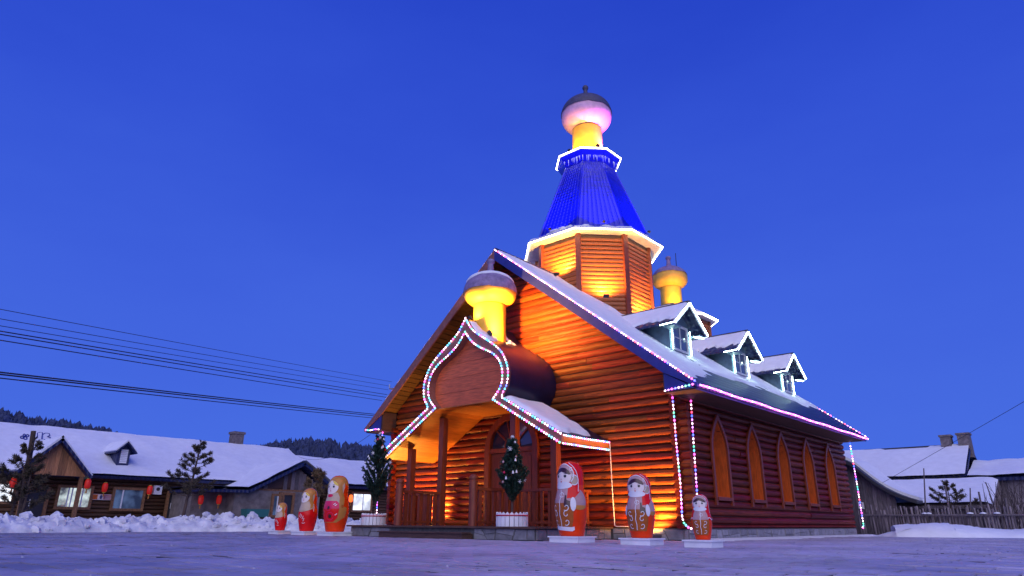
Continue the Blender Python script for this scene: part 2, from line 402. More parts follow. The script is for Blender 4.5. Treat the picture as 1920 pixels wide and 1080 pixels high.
def split_spans(a, b, rnd, lo=2.2, hi=4.6):
    cuts = [a]; x = a+rnd.uniform(.8, hi)
    while x < b-.9:
        cuts.append(x); x += rnd.uniform(lo, hi)
    cuts.append(b); return [(cuts[i], cuts[i+1]) for i in range(len(cuts)-1)]
fw = MB()
fw.prism([(-5.95, HF), (5.95, HF), (5.95, roof_z(5.95)-.12), (RX, HR-.12), (-5.95, roof_z(-5.95)-.12)], lambda p, k: (p[0], .80+.15*k, p[1]))
front_wall = fw.build('front_wall', 'wood_dark', church)
rnd = random.Random(11)
def glim_r(s, z): return min(s, RX+(HR-.10-z)/KR)
def glim_l(s, z): return max(s, RX-(HR-.10-z)/KL)
nlog = int((HR-HF)/PITCHZ)
DR, DS, DW = 1.02, 2.66, 1.02   # door opening: arch radius, spring height, half width
for i in range(nlog):
    zc = HF+PITCHZ*(i+.5)
    xr, xl = RX+(HR-.12-zc)/KR, RX-(HR-.12-zc)/KL
    x0, x1 = max(-6.0, xl), min(6.0, xr)
    if zc < HE-.3: x0, x1 = -6.24, 6.24
    if x1-x0 < .25: continue
    spans = split_spans(x0, x1, rnd)
    for s0, s1 in spans:
        hw = 0
        if zc < DS: hw = DW
        elif zc < DS+DR: hw = math.sqrt(max(0, DR**2-(zc-DS)**2))
        segs = [(s0, s1)]
        if hw > 0:
            segs = []
            if s0 < -hw: segs.append((s0, min(s1, -hw)))
            if s1 > hw: segs.append((max(s0, hw), s1))
        for q0, q1 in segs:
            if q1-q0 < .06: continue
            m = MB(); log_piece(m, q0+.003, q1-.003, glim_l if q0 == x0 else None, glim_r if q1 == x1 else None, zc, 0, .80, (.10 if zc < 4.2 else .065)+rnd.uniform(-.010, .010), rz=PITCHZ/2*rnd.uniform(.95, 1.0))
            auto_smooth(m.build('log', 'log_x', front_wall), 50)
# right wall
WIN_Y = [3.0+2.44*i for i in range(5)]
WZ0, WZS, WZA, WHW = 1.12, 2.45, 3.30, .46    # sill, spring, apex, half width of the opening
def arch_hw(z):
    if z < WZS: return WHW
    t = (z-WZS)/(WZA-WZS); return WHW*max(0, 1-t**1.9)
sw = MB()
# core in strips between the window openings
edges = [.80]
for y in WIN_Y: edges += [y-WHW-.02, y+WHW+.02]
edges.append(14.70)
for i in range(0, len(edges), 2): sw.box(5.62, 5.92, edges[i], edges[i+1], HF, HE+.1)
for y in WIN_Y:
    sw.box(5.62, 5.92, y-WHW-.02, y+WHW+.02, HF, WZ0-.02); sw.box(5.62, 5.92, y-WHW-.02, y+WHW+.02, WZA+.02, HE+.1)
side_wall = sw.build('side_wall', 'wood_dark', church)
for i in range(16):
    zc = HF+PITCHZ*(i+.5)+PITCHZ*.5
    if i == 0:
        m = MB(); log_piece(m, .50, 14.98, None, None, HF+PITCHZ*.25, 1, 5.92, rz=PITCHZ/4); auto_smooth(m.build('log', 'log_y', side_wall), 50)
    for s0, s1 in split_spans(.50, 14.98, rnd, 2.6, 5):
        segs = [(s0, s1)]
        if WZ0-.1 < zc < WZA:
            hw = arch_hw(zc)+.015
            for y in WIN_Y:
                nx = []
                for q0, q1 in segs:
                    if q1 <= y-hw or q0 >= y+hw: nx.append((q0, q1)); continue
                    if q0 < y-hw: nx.append((q0, y-hw))
                    if q1 > y+hw: nx.append((y+hw, q1))
                segs = nx
        for q0, q1 in segs:
            if q1-q0 < .06: continue
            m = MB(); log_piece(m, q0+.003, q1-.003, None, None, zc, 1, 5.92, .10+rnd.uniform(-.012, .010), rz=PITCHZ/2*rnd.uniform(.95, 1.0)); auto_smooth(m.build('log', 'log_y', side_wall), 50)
lw = MB(); lw.box(-5.92, -5.62, .80, 14.70, HF, HE+.1); left_wall = lw.build('side_wall', 'wood_dark', church)
for i in range(16):
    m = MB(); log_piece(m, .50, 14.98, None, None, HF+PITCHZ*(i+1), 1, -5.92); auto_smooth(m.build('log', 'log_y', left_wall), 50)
bw = MB(); bw.prism([(-5.95, HF), (5.95, HF), (5.95, roof_z(5.95)-.12), (RX, HR-.12), (-5.95, roof_z(-5.95)-.12)], lambda p, k: (p[0], 14.6+.15*k, p[1]))
bw.build('back_wall', 'log_x', church)

# ---------------------------------------------------------------- side windows
def arch_poly(hw, z0, zs, za, n=9):
    P = [(-hw, z0), (hw, z0)]
    for i in range(n+1):
        t = i/n; z = zs+(za-zs)*t; P.append((hw*(1-t**1.9), z))
    for i in range(n-1, -1, -1):
        t = i/n; z = zs+(za-zs)*t; P.append((-hw*(1-t**1.9), z))
    return P
def ring(mb, inner, outer, f, mi=0):
    n = len(inner)
    v = [f(p, 0) for p in inner]+[f(p, 0) for p in outer]+[f(p, 1) for p in inner]+[f(p, 1) for p in outer]
    fs = []
    for i in range(n):
        j = (i+1) % n
        fs += [(i, j, n+j, n+i), (2*n+i, 3*n+i, 3*n+j, 2*n+j), (n+i, n+j, 3*n+j, 3*n+i), (i, 2*n+i, 2*n+j, j)]
    mb.add(v, fs, mi)
for y in WIN_Y:
    f = lambda p, k: (6.0+(.055 if k else 0), y+p[0], p[1])
    m = MB(); ins = arch_poly(WHW, WZ0, WZS, WZA); outp = arch_poly(WHW+.10, WZ0-.02, WZS, WZA+.16)
    ring(m, ins, outp, f)
    wf = m.build('window', 'wood_trim', church)
    for s in (-1, 1): MB().box(6.0, 6.055, y+s*(WHW+.05)-.05, y+s*(WHW+.05)+.05, WZ0-.22, WZ0-.022).build('frame_foot', 'wood_trim', wf)
    MB().box(5.86, 6.08, y-WHW+.004, y+WHW-.004, WZ0-.09, WZ0-.002).build('sill', 'wood_trim', wf)
    m = MB(); a = arch_poly(WHW-.002, WZ0+.002, WZS, WZA-.003); b = arch_poly(WHW-.028, WZ0+.02, WZS, WZA-.05)
    ring(m, b, a, lambda p, k: (5.50+.495*k, y+p[0], p[1])); m.build('reveal', 'wood_reveal', wf)
    m = MB(); m.prism(arch_poly(WHW-.03, WZ0+.02, WZS, WZA-.05), lambda p, k: (5.525+.01*k, y+p[0], p[1])); m.build('pane', 'glass_dark', wf)
    m = MB(); ring(m, arch_poly(WHW-.085, WZ0+.08, WZS, WZA-.16), arch_poly(WHW-.03, WZ0+.022, WZS, WZA-.052), lambda p, k: (5.537+.05*k, y+p[0], p[1]))
    m.box(5.54, 5.582, y-.022, y+.022, WZ0+.06, WZA-.15)
    for zz in (1.60, 2.07, 2.54): m.box(5.54, 5.582, y-WHW+.05, y+WHW-.05, zz-.03, zz+.03)
    m.build('sash', 'white', wf)

# ---------------------------------------------------------------- door
dm = MB()
def arc(r, z, n=16, a0=0, a1=180): return [(r*math.cos(R(a0+(a1-a0)*i/n)), z+r*math.sin(R(a0+(a1-a0)*i/n))) for i in range(n+1)]
di = [(-.94, .32), (.94, .32)]+arc(.94, DS); do = [(-1.14, .32), (1.14, .32)]+arc(1.14, DS-.0)
v = [(p[0], q, p[1]) for q in (.62, .82) for P in (di, do) for p in P]; n = len(di); fs = []
for i in range(1, n-1+1):
    j = (i+1) % n
    if i == 0: continue
    if i < n-1: a, b = i, i+1
    else: a, b = n-1, 0
    fs += [(a, b, n+b, n+a), (2*n+a, 3*n+a, 3*n+b, 2*n+b), (n+a, n+b, 3*n+b, 3*n+a), (a, 2*n+a, 2*n+b, b)]
dm.add(v, fs)
door = dm.build('door', 'wood_trim', church)
MB().box(-.94, .94, .66, .80, DS-.10, DS+.04).build('transom', 'wood_trim', door)
for s in (-1, 1):
    x0, x1 = (.015, .925) if s > 0 else (-.925, -.015)
    lf = MB(); lf.box(x0, x1, .745, .79, .33, DS-.11).build('leaf', 'wood_trim', door)
    for z0, z1 in ((.45, 1.02), (1.10, 1.32), (1.40, 2.43)):
        m = MB(); m.box(x0+.13, x1-.13, .728, .744, z0, z1); m.build('door_panel', 'wood_trim', door)
    MB().box(s*.07-.02, s*.07+.02, .70, .744, 1.22, 1.40).build('handle', 'grey_metal', door)
ang = [4, 40, 76, 104, 140, 176]
for i in range(5):
    a0, a1 = ang[i]+2, ang[i+1]-2
    P = [(x, z) for x, z in arc(.90, DS+.05, 6, a0, a1)]+[(x, z) for x, z in arc(.36, DS+.05, 4, a1, a0)]
    m = MB(); m.prism(P, lambda p, k: (p[0], .765+.012*k, p[1])); m.build('pane', 'glass_pale' if i < 2 else 'glass_dark', door)  # paler glass on the right imitates a reflection
P = arc(.30, DS+.05, 8, 3, 177); m = MB(); m.prism(P, lambda p, k: (p[0], .765+.012*k, p[1])); m.build('pane', 'glass_dark', door)
for a_ in (40, 76, 104, 140):
    c_, s_ = math.cos(R(a_)), math.sin(R(a_))
    MB().beam((.32*c_, .735, DS+.05+.32*s_), (.93*c_, .735, DS+.05+.93*s_), .05, .05, (0, 1, 0)).build('mullion', 'wood_trim', door)
m = MB(); m.tube([(x, .735, z) for x, z in arc(.33, DS+.05, 10)], .028); m.build('mullion', 'wood_trim', door)
m = MB(); m.prism([(-.94, .32), (.94, .32)]+arc(.94, DS), lambda p, k: (p[0], .792+.006*k, p[1])); m.build('backing', 'dark_metal', door)

# ---------------------------------------------------------------- main roof
rf = MB()
T = .10
for s in (1, -1):
    xe = W*s
    rf.prism([(RX, HR), (xe, HE), (xe, HE-T), (RX, HR-T*1.3)], lambda p, k: (p[0], .03 if k == 0 else LEN-.03, p[1]))
roof = rf.build('roof', 'roof_blue', church)
m = MB(); m.tube([(RX, .0, HR+.02), (RX, LEN, HR+.02)], .09, 8); m.build('ridge_cap', 'roof_blue', roof)
# verge boards, soffit, boxed eaves
for yv, mt in ((0.0, 'paint_blue'), (LEN, 'paint_blue')):
    for s in (1, -1):
        k_ = KR if s > 0 else KL
        m = MB(); m.prism([(RX, HR+.015), (W*s*1.003, HE+.01), (W*s*1.003, HE-.10), (6.0*s, roof_z(6.0*s)-.34), (RX, HR-.36)], lambda p, k: (p[0], yv-.03+.06*k, p[1]))
        m.build('verge_board', mt if s > 0 else 'wood_fascia', roof)
for s in (1, -1):
    k_ = KR if s > 0 else KL; nb = 34
    for i in range(nb):
        x0, x1 = RX+s*.02+(6.0*s-RX)*i/nb, RX+(6.0*s-RX)*(i+.985)/nb
        m = MB(); m.prism([(x0, roof_z(x0)-.17), (x1, roof_z(x1)-.17), (x1, roof_z(x1)-.205), (x0, roof_z(x0)-.205)], lambda p, k: (p[0], .035 if k == 0 else .71, p[1]))
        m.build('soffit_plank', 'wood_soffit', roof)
    m = MB(); m.prism([(6.03*s, HE-.10), (6.90*s, HE-.10), (6.03*s, roof_z(6.03*s)-.345)], lambda p, k: (p[0], .005+.04*k, p[1])); m.build('eave_box_end', 'paint_blue', roof)
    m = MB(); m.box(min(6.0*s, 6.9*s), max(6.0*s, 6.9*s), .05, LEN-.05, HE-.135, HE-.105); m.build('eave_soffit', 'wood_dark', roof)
    m = MB(); m.box(min(6.905*s, 6.94*s), max(6.905*s, 6.94*s), .035, LEN-.035, HE-.15, HE-.03); m.build('eave_fascia', 'paint_blue', roof)
    m = MB(); m.box(min(5.98*s, 6.02*s), max(5.98*s, 6.02*s), .05, .70, HE-.10, roof_z(6.02*s)-.22); m.build('eave_box_side', 'wood_dark', roof)
# tile noses along the right eave
tn = MB()
for i in range(120):
    y = .1+i*(LEN-.2)/119
    tn.add([(W+.0, y-.05, HE+.002), (W+.0, y+.05, HE+.002), (W+.045, y, HE-.03), (W-.1, y, HE+.12)], [(0, 1, 2), (0, 2, 3), (1, 3, 2)])
tn.build('tile_edge', 'roof_blue', roof, kind='stuff')

SLR = math.hypot(W-RX, HR-HE); Ux = Vector((W-RX, 0, HE-HR)).normalized()
DORM_Y = (3.6, 8.2, 12.86)
def snow_right(u, v):           # u along y, v down the slope
    y, s = u, v
    b = 8.6-.40*min(y, 4.0)+.45*fbm(y*.25, s*.9, 3)+.35*fbm(y*.6, s*4.0, 8, 3)
    c = min(1, (b-s)/.22)
    x = RX+Ux.x*s
    for dy in DORM_Y:
        d = y-dy
        if x > 4.75 and -.7 < d < 1.3: c -= max(0, 1.3-(x-4.75)*1.6)*max(0, 1-abs(d-.3))*(1.2+2.0*fbm(y*1.2, s*5, 5))
    if 2.9 < y < 4.6 and s < 5.3 and s > 2.6: c -= .9*max(0, .75+1.4*fbm(y*2.5, s*2.5, 1)-(y-2.9)*.1) if y > 2.9 else 0
    e = min(1, y/.06, (LEN-y)/.06)*min(1, s/.05+.3)
    return (.055+.035*fbm(y*.5, s*.5))*max(-1, min(1, c))*e+.004
snow_sheet((RX, .01, HR+.008), (0, 1, 0), Ux, LEN-.02, SLR-.02, .075, snow_right, 'snow_cover', roof, kind='stuff')
UxL = Vector((-W-RX, 0, HE-HR)).normalized()
snow_sheet((RX, .01, HR+.008), (0, 1, 0), UxL, LEN-.02, math.hypot(W+RX, HR-HE)-.02, .2, lambda u, v: .06+.03*fbm(u*.5, v*.5, 4), 'snow_cover', roof, kind='stuff')

# ---------------------------------------------------------------- dormers
DXT, DZT, DZE, DW2, DXF, DHW, DZB = 5.16, 7.26, 6.39, 1.11, 4.73, .64, 5.56
def xroof(z): return RX+(HR-z)/KR
for di_, dy in enumerate(DORM_Y):
    b = MB(); zz = DZE+(DZT-DZE)*(1-DHW/DW2)-.08
    b.prism([(-DHW, 4.6), (DHW, 4.6), (DHW, zz), (0, DZT-.10), (-DHW, zz)], lambda p, k: (2.7 if k == 0 else DXF, dy+p[0], p[1]))
    dm = b.build('dormer', 'dormer_paint', church)
    for s in (-1, 1):
        m = MB(); a0, a1 = Vector((xroof(DZT)-.05, dy, DZT)), Vector((DXT, dy, DZT)); e0, e1 = Vector((xroof(DZE)-.15, dy+s*DW2, DZE)), Vector((DXT, dy+s*DW2, DZE)); dn = Vector((0, 0, -.07))
        m.add([a0, a1, e1, e0, a0+dn, a1+dn, e1+dn, e0+dn], [(0, 1, 2, 3), (4, 7, 6, 5), (0, 4, 5, 1), (1, 5, 6, 2), (2, 6, 7, 3), (3, 7, 4, 0)])
        m.build('dormer_roof', 'roof_blue', dm)
        m = MB(); m.beam((DXT+.02, dy, DZT-.05), (DXT+.02, dy+s*DW2, DZE-.05), .04, .14, (0, 0, 1)); m.build('barge_board', 'white', dm)
        m = MB(); m.box(DXF+.01, DXT-.01, min(dy+s*DHW, dy+s*(DW2-.04)), max(dy+s*DHW, dy+s*(DW2-.04)), DZE-.12, DZE-.09); m.build('return', 'dormer_paint', dm)
    wy, z0, z1 = .44, DZB+.16, DZE+.08
    m = MB(); ring(m, [(-wy, z0), (wy, z0), (wy, z1), (-wy, z1)], [(-wy-.07, z0-.07), (wy+.07, z0-.07), (wy+.07, z1+.07), (-wy-.07, z1+.07)], lambda p, k: (DXF+.002+.05*k, dy+p[0], p[1])); m.build('frame', 'white_soil', dm)
    for yy in (-1, 1):
        for zz0, zz1 in ((z0, (z0+z1)/2-.015), ((z0+z1)/2+.015, z1)):
            MB().box(DXF+.003, DXF+.014, dy+(0.02 if yy > 0 else -wy), dy+(wy if yy > 0 else -.02), zz0, zz1).build('pane', 'glass_pale', dm)
    MB().box(DXF+.004, DXF+.036, dy-.02, dy+.02, z0, z1).build('mullion', 'white_soil', dm)
    MB().box(DXF+.004, DXF+.034, dy-wy, dy+wy, (z0+z1)/2-.015, (z0+z1)/2+.015).build('mullion', 'white_soil', dm)
    m = MB(); m.tube([(xroof(DZT), dy, DZT+.02), (DXT+.03, dy, DZT+.02)], .05, 6); m.build('ridge_cap', 'dark_metal', dm)
    for s in (-1, 1):
        V_ = Vector((0, s*DW2, DZE-DZT)).normalized(); lv = math.hypot(DW2, DZT-DZE)
        x0 = xroof(DZE)-.15
        def hf(u, v, s=s, dd=di_):
            x = xroof(DZT)-.4+u
            lim = lv-.10-.10*abs(math.sin((x+dd)*9.5))+.22*fbm(x*1.6, dd*3.1, 2)-(.30 if dd == 1 else .05)*(.6+fbm(x*2.4, v*2, dd))
            c = min(1, (lim-v)/.06, (DXT-.03-x)/.05, v/.06)
            return .05*max(-1, c)*(1+.3*fbm(x, v, 3))
        snow_sheet((xroof(DZT)-.4, dy, DZT+.01), (1, 0, 0), V_, DXT-xroof(DZT)+.4, lv, .045, hf, 'snow_cover', dm, kind='stuff')

# ---------------------------------------------------------------- octagonal tower
def octv(cx, cy, a, z):
    t = a*.41421; return [Vector((cx+x, cy+y, z)) for x, y in ((-t, -a), (t, -a), (a, -t), (a, t), (t, a), (-t, a), (-a, t), (-a, -t))]
def frustum(mb, cx, cy, prof, mi=0, cap=True):
    n = 8; v = []; fs = []
    for a, z in prof: v += octv(cx, cy, a, z)
    for j in range(len(prof)-1):
        for i in range(8):
            k = (i+1) % 8; fs.append((j*8+i, j*8+k, j*8+8+k, j*8+8+i))
    if cap: fs += [tuple(range(8))[::-1], tuple(range((len(prof)-1)*8, len(prof)*8))]
    mb.add(v, fs, mi)
TX, TY, TA, TZ = 0.0, 5.63, 2.19, 10.92
m = MB(); frustum(m, TX, TY, [(TA-.05, 6.6), (TA-.05, TZ)]); tower = m.build('tower', 'wood_dark', church)
V0, V1 = octv(TX, TY, TA-.05, 0), None
def tower_siding(cx, cy, a, z0, z1, pitch, parent, faces=range(8), rr=.06):
    vs = octv(cx, cy, a, 0); nz_ = int((z1-z0)/pitch)
    for f_ in faces:
        p, q = vs[f_], vs[(f_+1) % 8]; d = (q-p).normalized(); nr = Vector((d.y, -d.x, 0)); mid = (p+q)/2
        for i in range(nz_):
            z = z0+pitch*(i+.5)
            if z+pitch/2 < min(roof_z(p.x), roof_z(q.x)) - .1: continue
            m = MB(); n = 6; v = []
            for e_ in (p+d*.06, q-d*.06):
                for k in range(n):
                    t = -math.pi/2+math.pi*k/(n-1); v.append(e_+nr*(rr*math.cos(t)-.002)+Vector((0, 0, z+pitch*.5*math.sin(t))))
            m.add(v, [(k, k+1, n+k+1, n+k) for k in range(n-1)]+[tuple(range(n)), tuple(range(n, 2*n))]); m.build('board', 'tower_board', parent)
tower_siding(TX, TY, TA-.05, 7.0, TZ-.05, .172, tower)
vs = octv(TX, TY, TA-.01, 0)
for p in vs:
    d = (p-Vector((TX, TY, 0))).normalized(); t = Vector((-d.y, d.x, 0))
    z0 = roof_z(p.x)-.3
    MB().obox((p.x, p.y, (z0+TZ)/2), d*.07, t*.10, (0, 0, (TZ-z0)/2)).build('corner_post', 'wood_trim', tower)
# eave and spire
m = MB(); frustum(m, TX, TY, [(TA-.1, TZ+.0), (2.60, TZ+.0), (2.66, TZ+.01), (2.67, TZ+.06), (2.60, TZ+.10), (TA-.1, TZ+.08)]); eave = m.build('tower_eave', 'white_soil', tower)
spire = MB(); prof = [(2.68, TZ+.07), (2.34, TZ+.22)]
ns = 22
for i in range(ns+1):
    t = i/ns; a_ = 2.26+(1.03-2.26)*t; z = TZ+.30+(14.75-TZ-.30)*t
    prof.append((a_+.028, z)); 
    if i < ns: prof.append((a_-.004+(1.03-2.26)/ns*.05, z+.012))
frustum(spire, TX, TY, prof)
spo = spire.build('spire', 'spire_blue', church)
# vertical waves of the metal tiles
tw = MB(); bo = octv(TX, TY, 2.26, 0); to = octv(TX, TY, 1.03, 0)
for f_ in range(8):
    for k in range(1, 9):
        s_ = k/9
        for i in range(ns):
            t0, t1 = i/ns, (i+.86)/ns
            def P(t, s=s_, f=f_):
                b_ = bo[f].lerp(bo[(f+1) % 8], s); t_ = to[f].lerp(to[(f+1) % 8], s); q = b_.lerp(t_, t); return Vector((q.x, q.y, TZ+.31+(14.75-TZ-.30)*t))
            n_ = (bo[f_]+bo[(f_+1) % 8])/2-Vector((TX, TY, 0)); n_.z = 0; n_.normalize(); d_ = Vector((-n_.y, n_.x, 0)); w_ = .05*(1-.5*t0)
            a, b = P(t0), P(t1)
            tw.add([a-d_*w_+n_*.016, a+n_*.030, a+d_*w_+n_*.016, b-d_*w_*.9+n_*.006, b+n_*.030, b+d_*w_*.9+n_*.006], [(0, 1, 4, 3), (1, 2, 5, 4), (0, 2, 1)])
tw.build('tile_relief', 'spire_blue', spo, kind='stuff')
for i in range(8):
    m = MB(); m.tube([bo[i]+Vector((0, 0, TZ+.3)), to[i]+Vector((0, 0, 14.75))], .05, 6); m.build('hip_cap', 'spire_blue', spo)
m = MB(); frustum(m, TX, TY, [(1.0, 14.70), (1.04, 14.76), (1.28, 15.20)]); m.build('spire_collar', 'spire_blue', spo)
m = MB(); frustum(m, TX, TY, [(1.26, 15.19), (1.31, 15.21), (1.32, 15.30), (.74, 15.52), (.6, 15.53)]); m.build('collar_roof', 'white_soil', spo)
# icicles under the collar
ic = MB(); rnd = random.Random(5); cv = octv(TX, TY, 1.17, 15.0)
for f_ in (0, 1, 2, 3):
    for k in range(11):
        p = cv[f_].lerp(cv[(f_+1) % 8], rnd.uniform(.05, .95)); l = rnd.uniform(.08, .34)
        ic.lathe([(0, -l), (.022, 0)], p, 5)
ic.build('icicles', 'white', spo, kind='stuff')
# snow lumps on the eave
def lumps(name, parent, pts, seed):
    rnd = random.Random(seed); m = MB()
    for p in pts:
        r = rnd.uniform(.06, .16); n = 8
        v = []; fs = []
        for j in range(5):
            ph = math.pi*j/4
            for i in range(n):
                a = 2*math.pi*i/n; q = 1+.35*noise.noise(Vector((i*1.3, j*1.7, seed+p[0])))
                v.append((p[0]+r*1.3*q*math.sin(ph)*math.cos(a), p[1]+r*1.3*q*math.sin(ph)*math.sin(a), p[2]+r*.75*q*math.cos(ph)))
        for j in range(4):
            for i in range(n): fs.append((j*n+i, j*n+(i+1) % n, (j+1)*n+(i+1) % n, (j+1)*n+i))
        m.add(v, fs)
    return m.build(name, 'snow', parent, smooth=True, kind='stuff')
ev = octv(TX, TY, 2.42, TZ+.17); pts = []
rnd = random.Random(3)
for f_, lo, hi, n in ((0, .35, .85, 16), (1, .45, .75, 6), (1, .05, .25, 4), (2, .1, .6, 5), (7, .2, .9, 8), (3, .2, .8, 6)):
    for k in range(n):
        p = ev[f_].lerp(ev[(f_+1) % 8], rnd.uniform(lo, hi)); d = (p-Vector((TX, TY, p.z))); d.normalize(); q = rnd.uniform(-.14, .12); p = p+d*q; p.z += -q*.42+(.05 if n > 10 else 0); pts.append(tuple(p))
lumps('snow_lumps', tower, pts, 2)
snow_ring = MB()
for f_ in range(8):
    A, B = octv(TX, TY, 2.69, TZ+.075), octv(TX, TY, 2.50, TZ+.16)
    for k in range(14):
        s0, s1 = k/14, (k+1)/14; h0, h1 = (.05+.05*noise.noise(Vector((f_*3+s*6, 1.5, 0))) for s in (s0, s1))
        a0, a1, b0, b1 = A[f_].lerp(A[(f_+1) % 8], s0), A[f_].lerp(A[(f_+1) % 8], s1), B[f_].lerp(B[(f_+1) % 8], s0), B[f_].lerp(B[(f_+1) % 8], s1)
        z = Vector((0, 0, 1))
        snow_ring.add([a0, a1, a1.lerp(b1, .3)+z*h1, a0.lerp(b0, .3)+z*h0, b0, b1], [(0, 1, 2, 3), (3, 2, 5, 4)])
snow_ring.build('snow_cover', 'snow', tower, smooth=True, kind='stuff')

# ---------------------------------------------------------------- rear turret
BX, BY = .1, 12.1
m = MB(); frustum(m, BX, BY, [(1.48, 7.4), (1.48, 9.36)]); tur = m.build('turret', 'wood_dark', church)
tower_siding(BX, BY, 1.48, 7.6, 9.32, .172, tur, rr=.05)
for p in octv(BX, BY, 1.52, 0):
    d = (p-Vector((BX, BY, 0))).normalized(); t = Vector((-d.y, d.x, 0)); z0 = roof_z(p.x)-.3
    MB().obox((p.x, p.y, (z0+9.36)/2), d*.06, t*.08, (0, 0, (9.36-z0)/2)).build('corner_post', 'wood_trim', tur)
m = MB(); frustum(m, BX, BY, [(1.4, 9.34), (1.82, 9.30), (1.86, 9.40), (1.4, 9.44)]); m.build('turret_eave', 'white_soil', tur)
m = MB(); frustum(m, BX, BY, [(1.86, 9.41), (1.5, 9.58), (.55, 10.25)]); m.build('turret_roof', 'roof_blue', tur)
m = MB(); frustum(m, BX, BY, [(1.84, 9.43), (1.72, 9.53), (.9, 10.08)]); m.build('snow_cover', 'snow', tur, kind='stuff')

# ---------------------------------------------------------------- onion cupolas
def cupola(cx, cy, z0, zn, r_n, rb, zb, zcap, ztop, zfin, dome, snow=0, parent=church, cap='cap_frost'):
    m = MB(); m.lathe([(r_n*1.08, z0), (r_n*1.0, z0+.15), (r_n*.97, (z0+zn)/2), (r_n*.97, zn-.05), (r_n*.97, zn+.06)], (cx, cy, 0), 40); nk = m.build('cupola', 'yellow', parent); auto_smooth(nk, 40)
    prof = []
    for i in range(15):
        t = i/14; z = zn+(zcap-zn)*t
        h = (z-zb)/(zb-zn+.005) if z < zb else (z-zb)/(ztop-zb)
        r = rb*math.sqrt(max(0, 1-abs(h)**2.3)); prof.append((max(r, r_n*.9) if i == 0 else r, z))
    m = MB(); m.lathe(prof, (cx, cy, 0), 44); b = m.build('dome', dome, nk); auto_smooth(b, 60)
    # cap: slate shell, lower edge ragged
    v = []; fs = []; n = 44; rows = 12
    for j in range(rows+1):
        for i in range(n):
            a = 2*math.pi*i/n; t = j/rows
            zc = zcap-.05+.05*fbm(math.cos(a)*3, math.sin(a)*3, cx)*1.4
            z = zc+(ztop-zc)*t; h = abs((z-zb)/(ztop-zb)); r = rb*math.sqrt(max(0, 1-h**2.3))+.028
            if z < zb: r = rb+.028
            k = .10*ztop*0
            r = max(r, .10)
            v.append((cx+r*math.cos(a), cy+r*math.sin(a), z))
    for j in range(rows):
        for i in range(n): fs.append((j*n+i, j*n+(i+1) % n, (j+1)*n+(i+1) % n, (j+1)*n+i))
    m = MB(); m.add(v, fs); c = m.build('cap', cap, nk); auto_smooth(c, 60)
    s = zfin-ztop
    m = MB(); m.lathe([(.20, ztop-.06), (.15, ztop+.05*s), (.105, ztop+.30*s), (.09, ztop+.62*s), (.10, ztop+.66*s), (.135, ztop+.76*s), (.135, ztop+.86*s), (.10, ztop+.95*s), (0, zfin)], (cx, cy, 0), 20); f = m.build('finial', cap, nk); auto_smooth(f, 50)
    if snow:
        v = []; fs = []; n = 36; rows = 9
        for j in range(rows+1):
            for i in range(n):
                a = 2*math.pi*i/n; t = j/rows
                zc = ztop-(ztop-zcap)*snow*(1+.5*math.cos(a-2.4))+.05*fbm(math.cos(a)*2, math.sin(a)*2, 7)
                z = zc+(ztop+.02-zc)*t; h = abs((z-zb)/(ztop-zb)); r = rb*math.sqrt(max(0, 1-min(1, h)**2.3))+.03+.05*min(1, t*5)
                v.append((cx+max(r, .1)*math.cos(a), cy+max(r, .1)*math.sin(a), z+.03*min(1, t*3)))
        for j in range(rows):
            for i in range(n): fs.append((j*n+i, j*n+(i+1) % n, (j+1)*n+(i+1) % n, (j+1)*n+i))
        m = MB(); m.add(v, fs); m.build('snow_cover', 'snow', nk, smooth=True, kind='stuff')
    return nk
cupola(0.12, -.55, 5.7, 7.10, .55, .87, 7.58, 7.62, 8.30, 8.86, 'dome_gold', snow=.55)
cupola(TX, TY, 15.45, 16.85, .68, 1.12, 17.60, 17.78, 18.62, 19.32, 'dome_pale', cap='cap_slate')
cupola(BX, BY, 10.1, 11.10, .52, .84, 11.58, 11.85, 12.28, 12.86, 'dome_gold')
m = MB(); m.tube([(BX+.35, BY+.1, 11.9), (BX+.36, BY+.1, 12.95)], .018, 5); m.build('lightning_rod', 'dark_metal', tur)
# ---------------------------------------------------------------- porch
PY0, PY1 = -1.53, .715
OUT = [(0, 6.55), (.30, 6.14), (.70, 5.85), (1.22, 5.51), (1.58, 5.20), (1.78, 4.85), (1.85, 4.55), (1.80, 4.19), (1.63, 3.95), (1.60, 3.85), (3.78, 2.62)]
INN = [(0, 6.10), (.32, 5.73), (.71, 5.47), (1.19, 5.23), (1.47, 4.98), (1.61, 4.67), (1.61, 4.33), (1.50, 4.08), (1.24, 3.83), (3.74, 2.39)]
def smooth_poly(P, keep_end=1, n=4):
    """catmull-rom through the curved part, last points kept straight"""
    C_ = P[:-keep_end]; out = []
    for i in range(len(C_)-1):
        p0, p1, p2, p3 = C_[max(i-1, 0)], C_[i], C_[i+1], C_[min(i+2, len(C_)-1)]
        for k in range(n):
            t = k/n; q = []
            for a in (0, 1):
                q.append(.5*((2*p1[a])+(-p0[a]+p2[a])*t+(2*p0[a]-5*p1[a]+4*p2[a]-p3[a])*t*t+(-p0[a]+3*p1[a]-3*p2[a]+p3[a])*t**3))
            out.append(tuple(q))
    return out+[C_[-1]]+list(P[-keep_end:])
def resample(P, n):
    d = [0]
    for a, b in zip(P, P[1:]): d.append(d[-1]+math.dist(a, b))
    out = []
    for i in range(n):
        s = d[-1]*i/(n-1); j = 0
        while j < len(P)-2 and d[j+1] < s: j += 1
        t = (s-d[j])/(d[j+1]-d[j]); out.append(tuple(P[j][k]+(P[j+1][k]-P[j][k])*t for k in range(len(P[0]))))
    return out
outs, inns = smooth_poly(OUT), smooth_poly(INN)
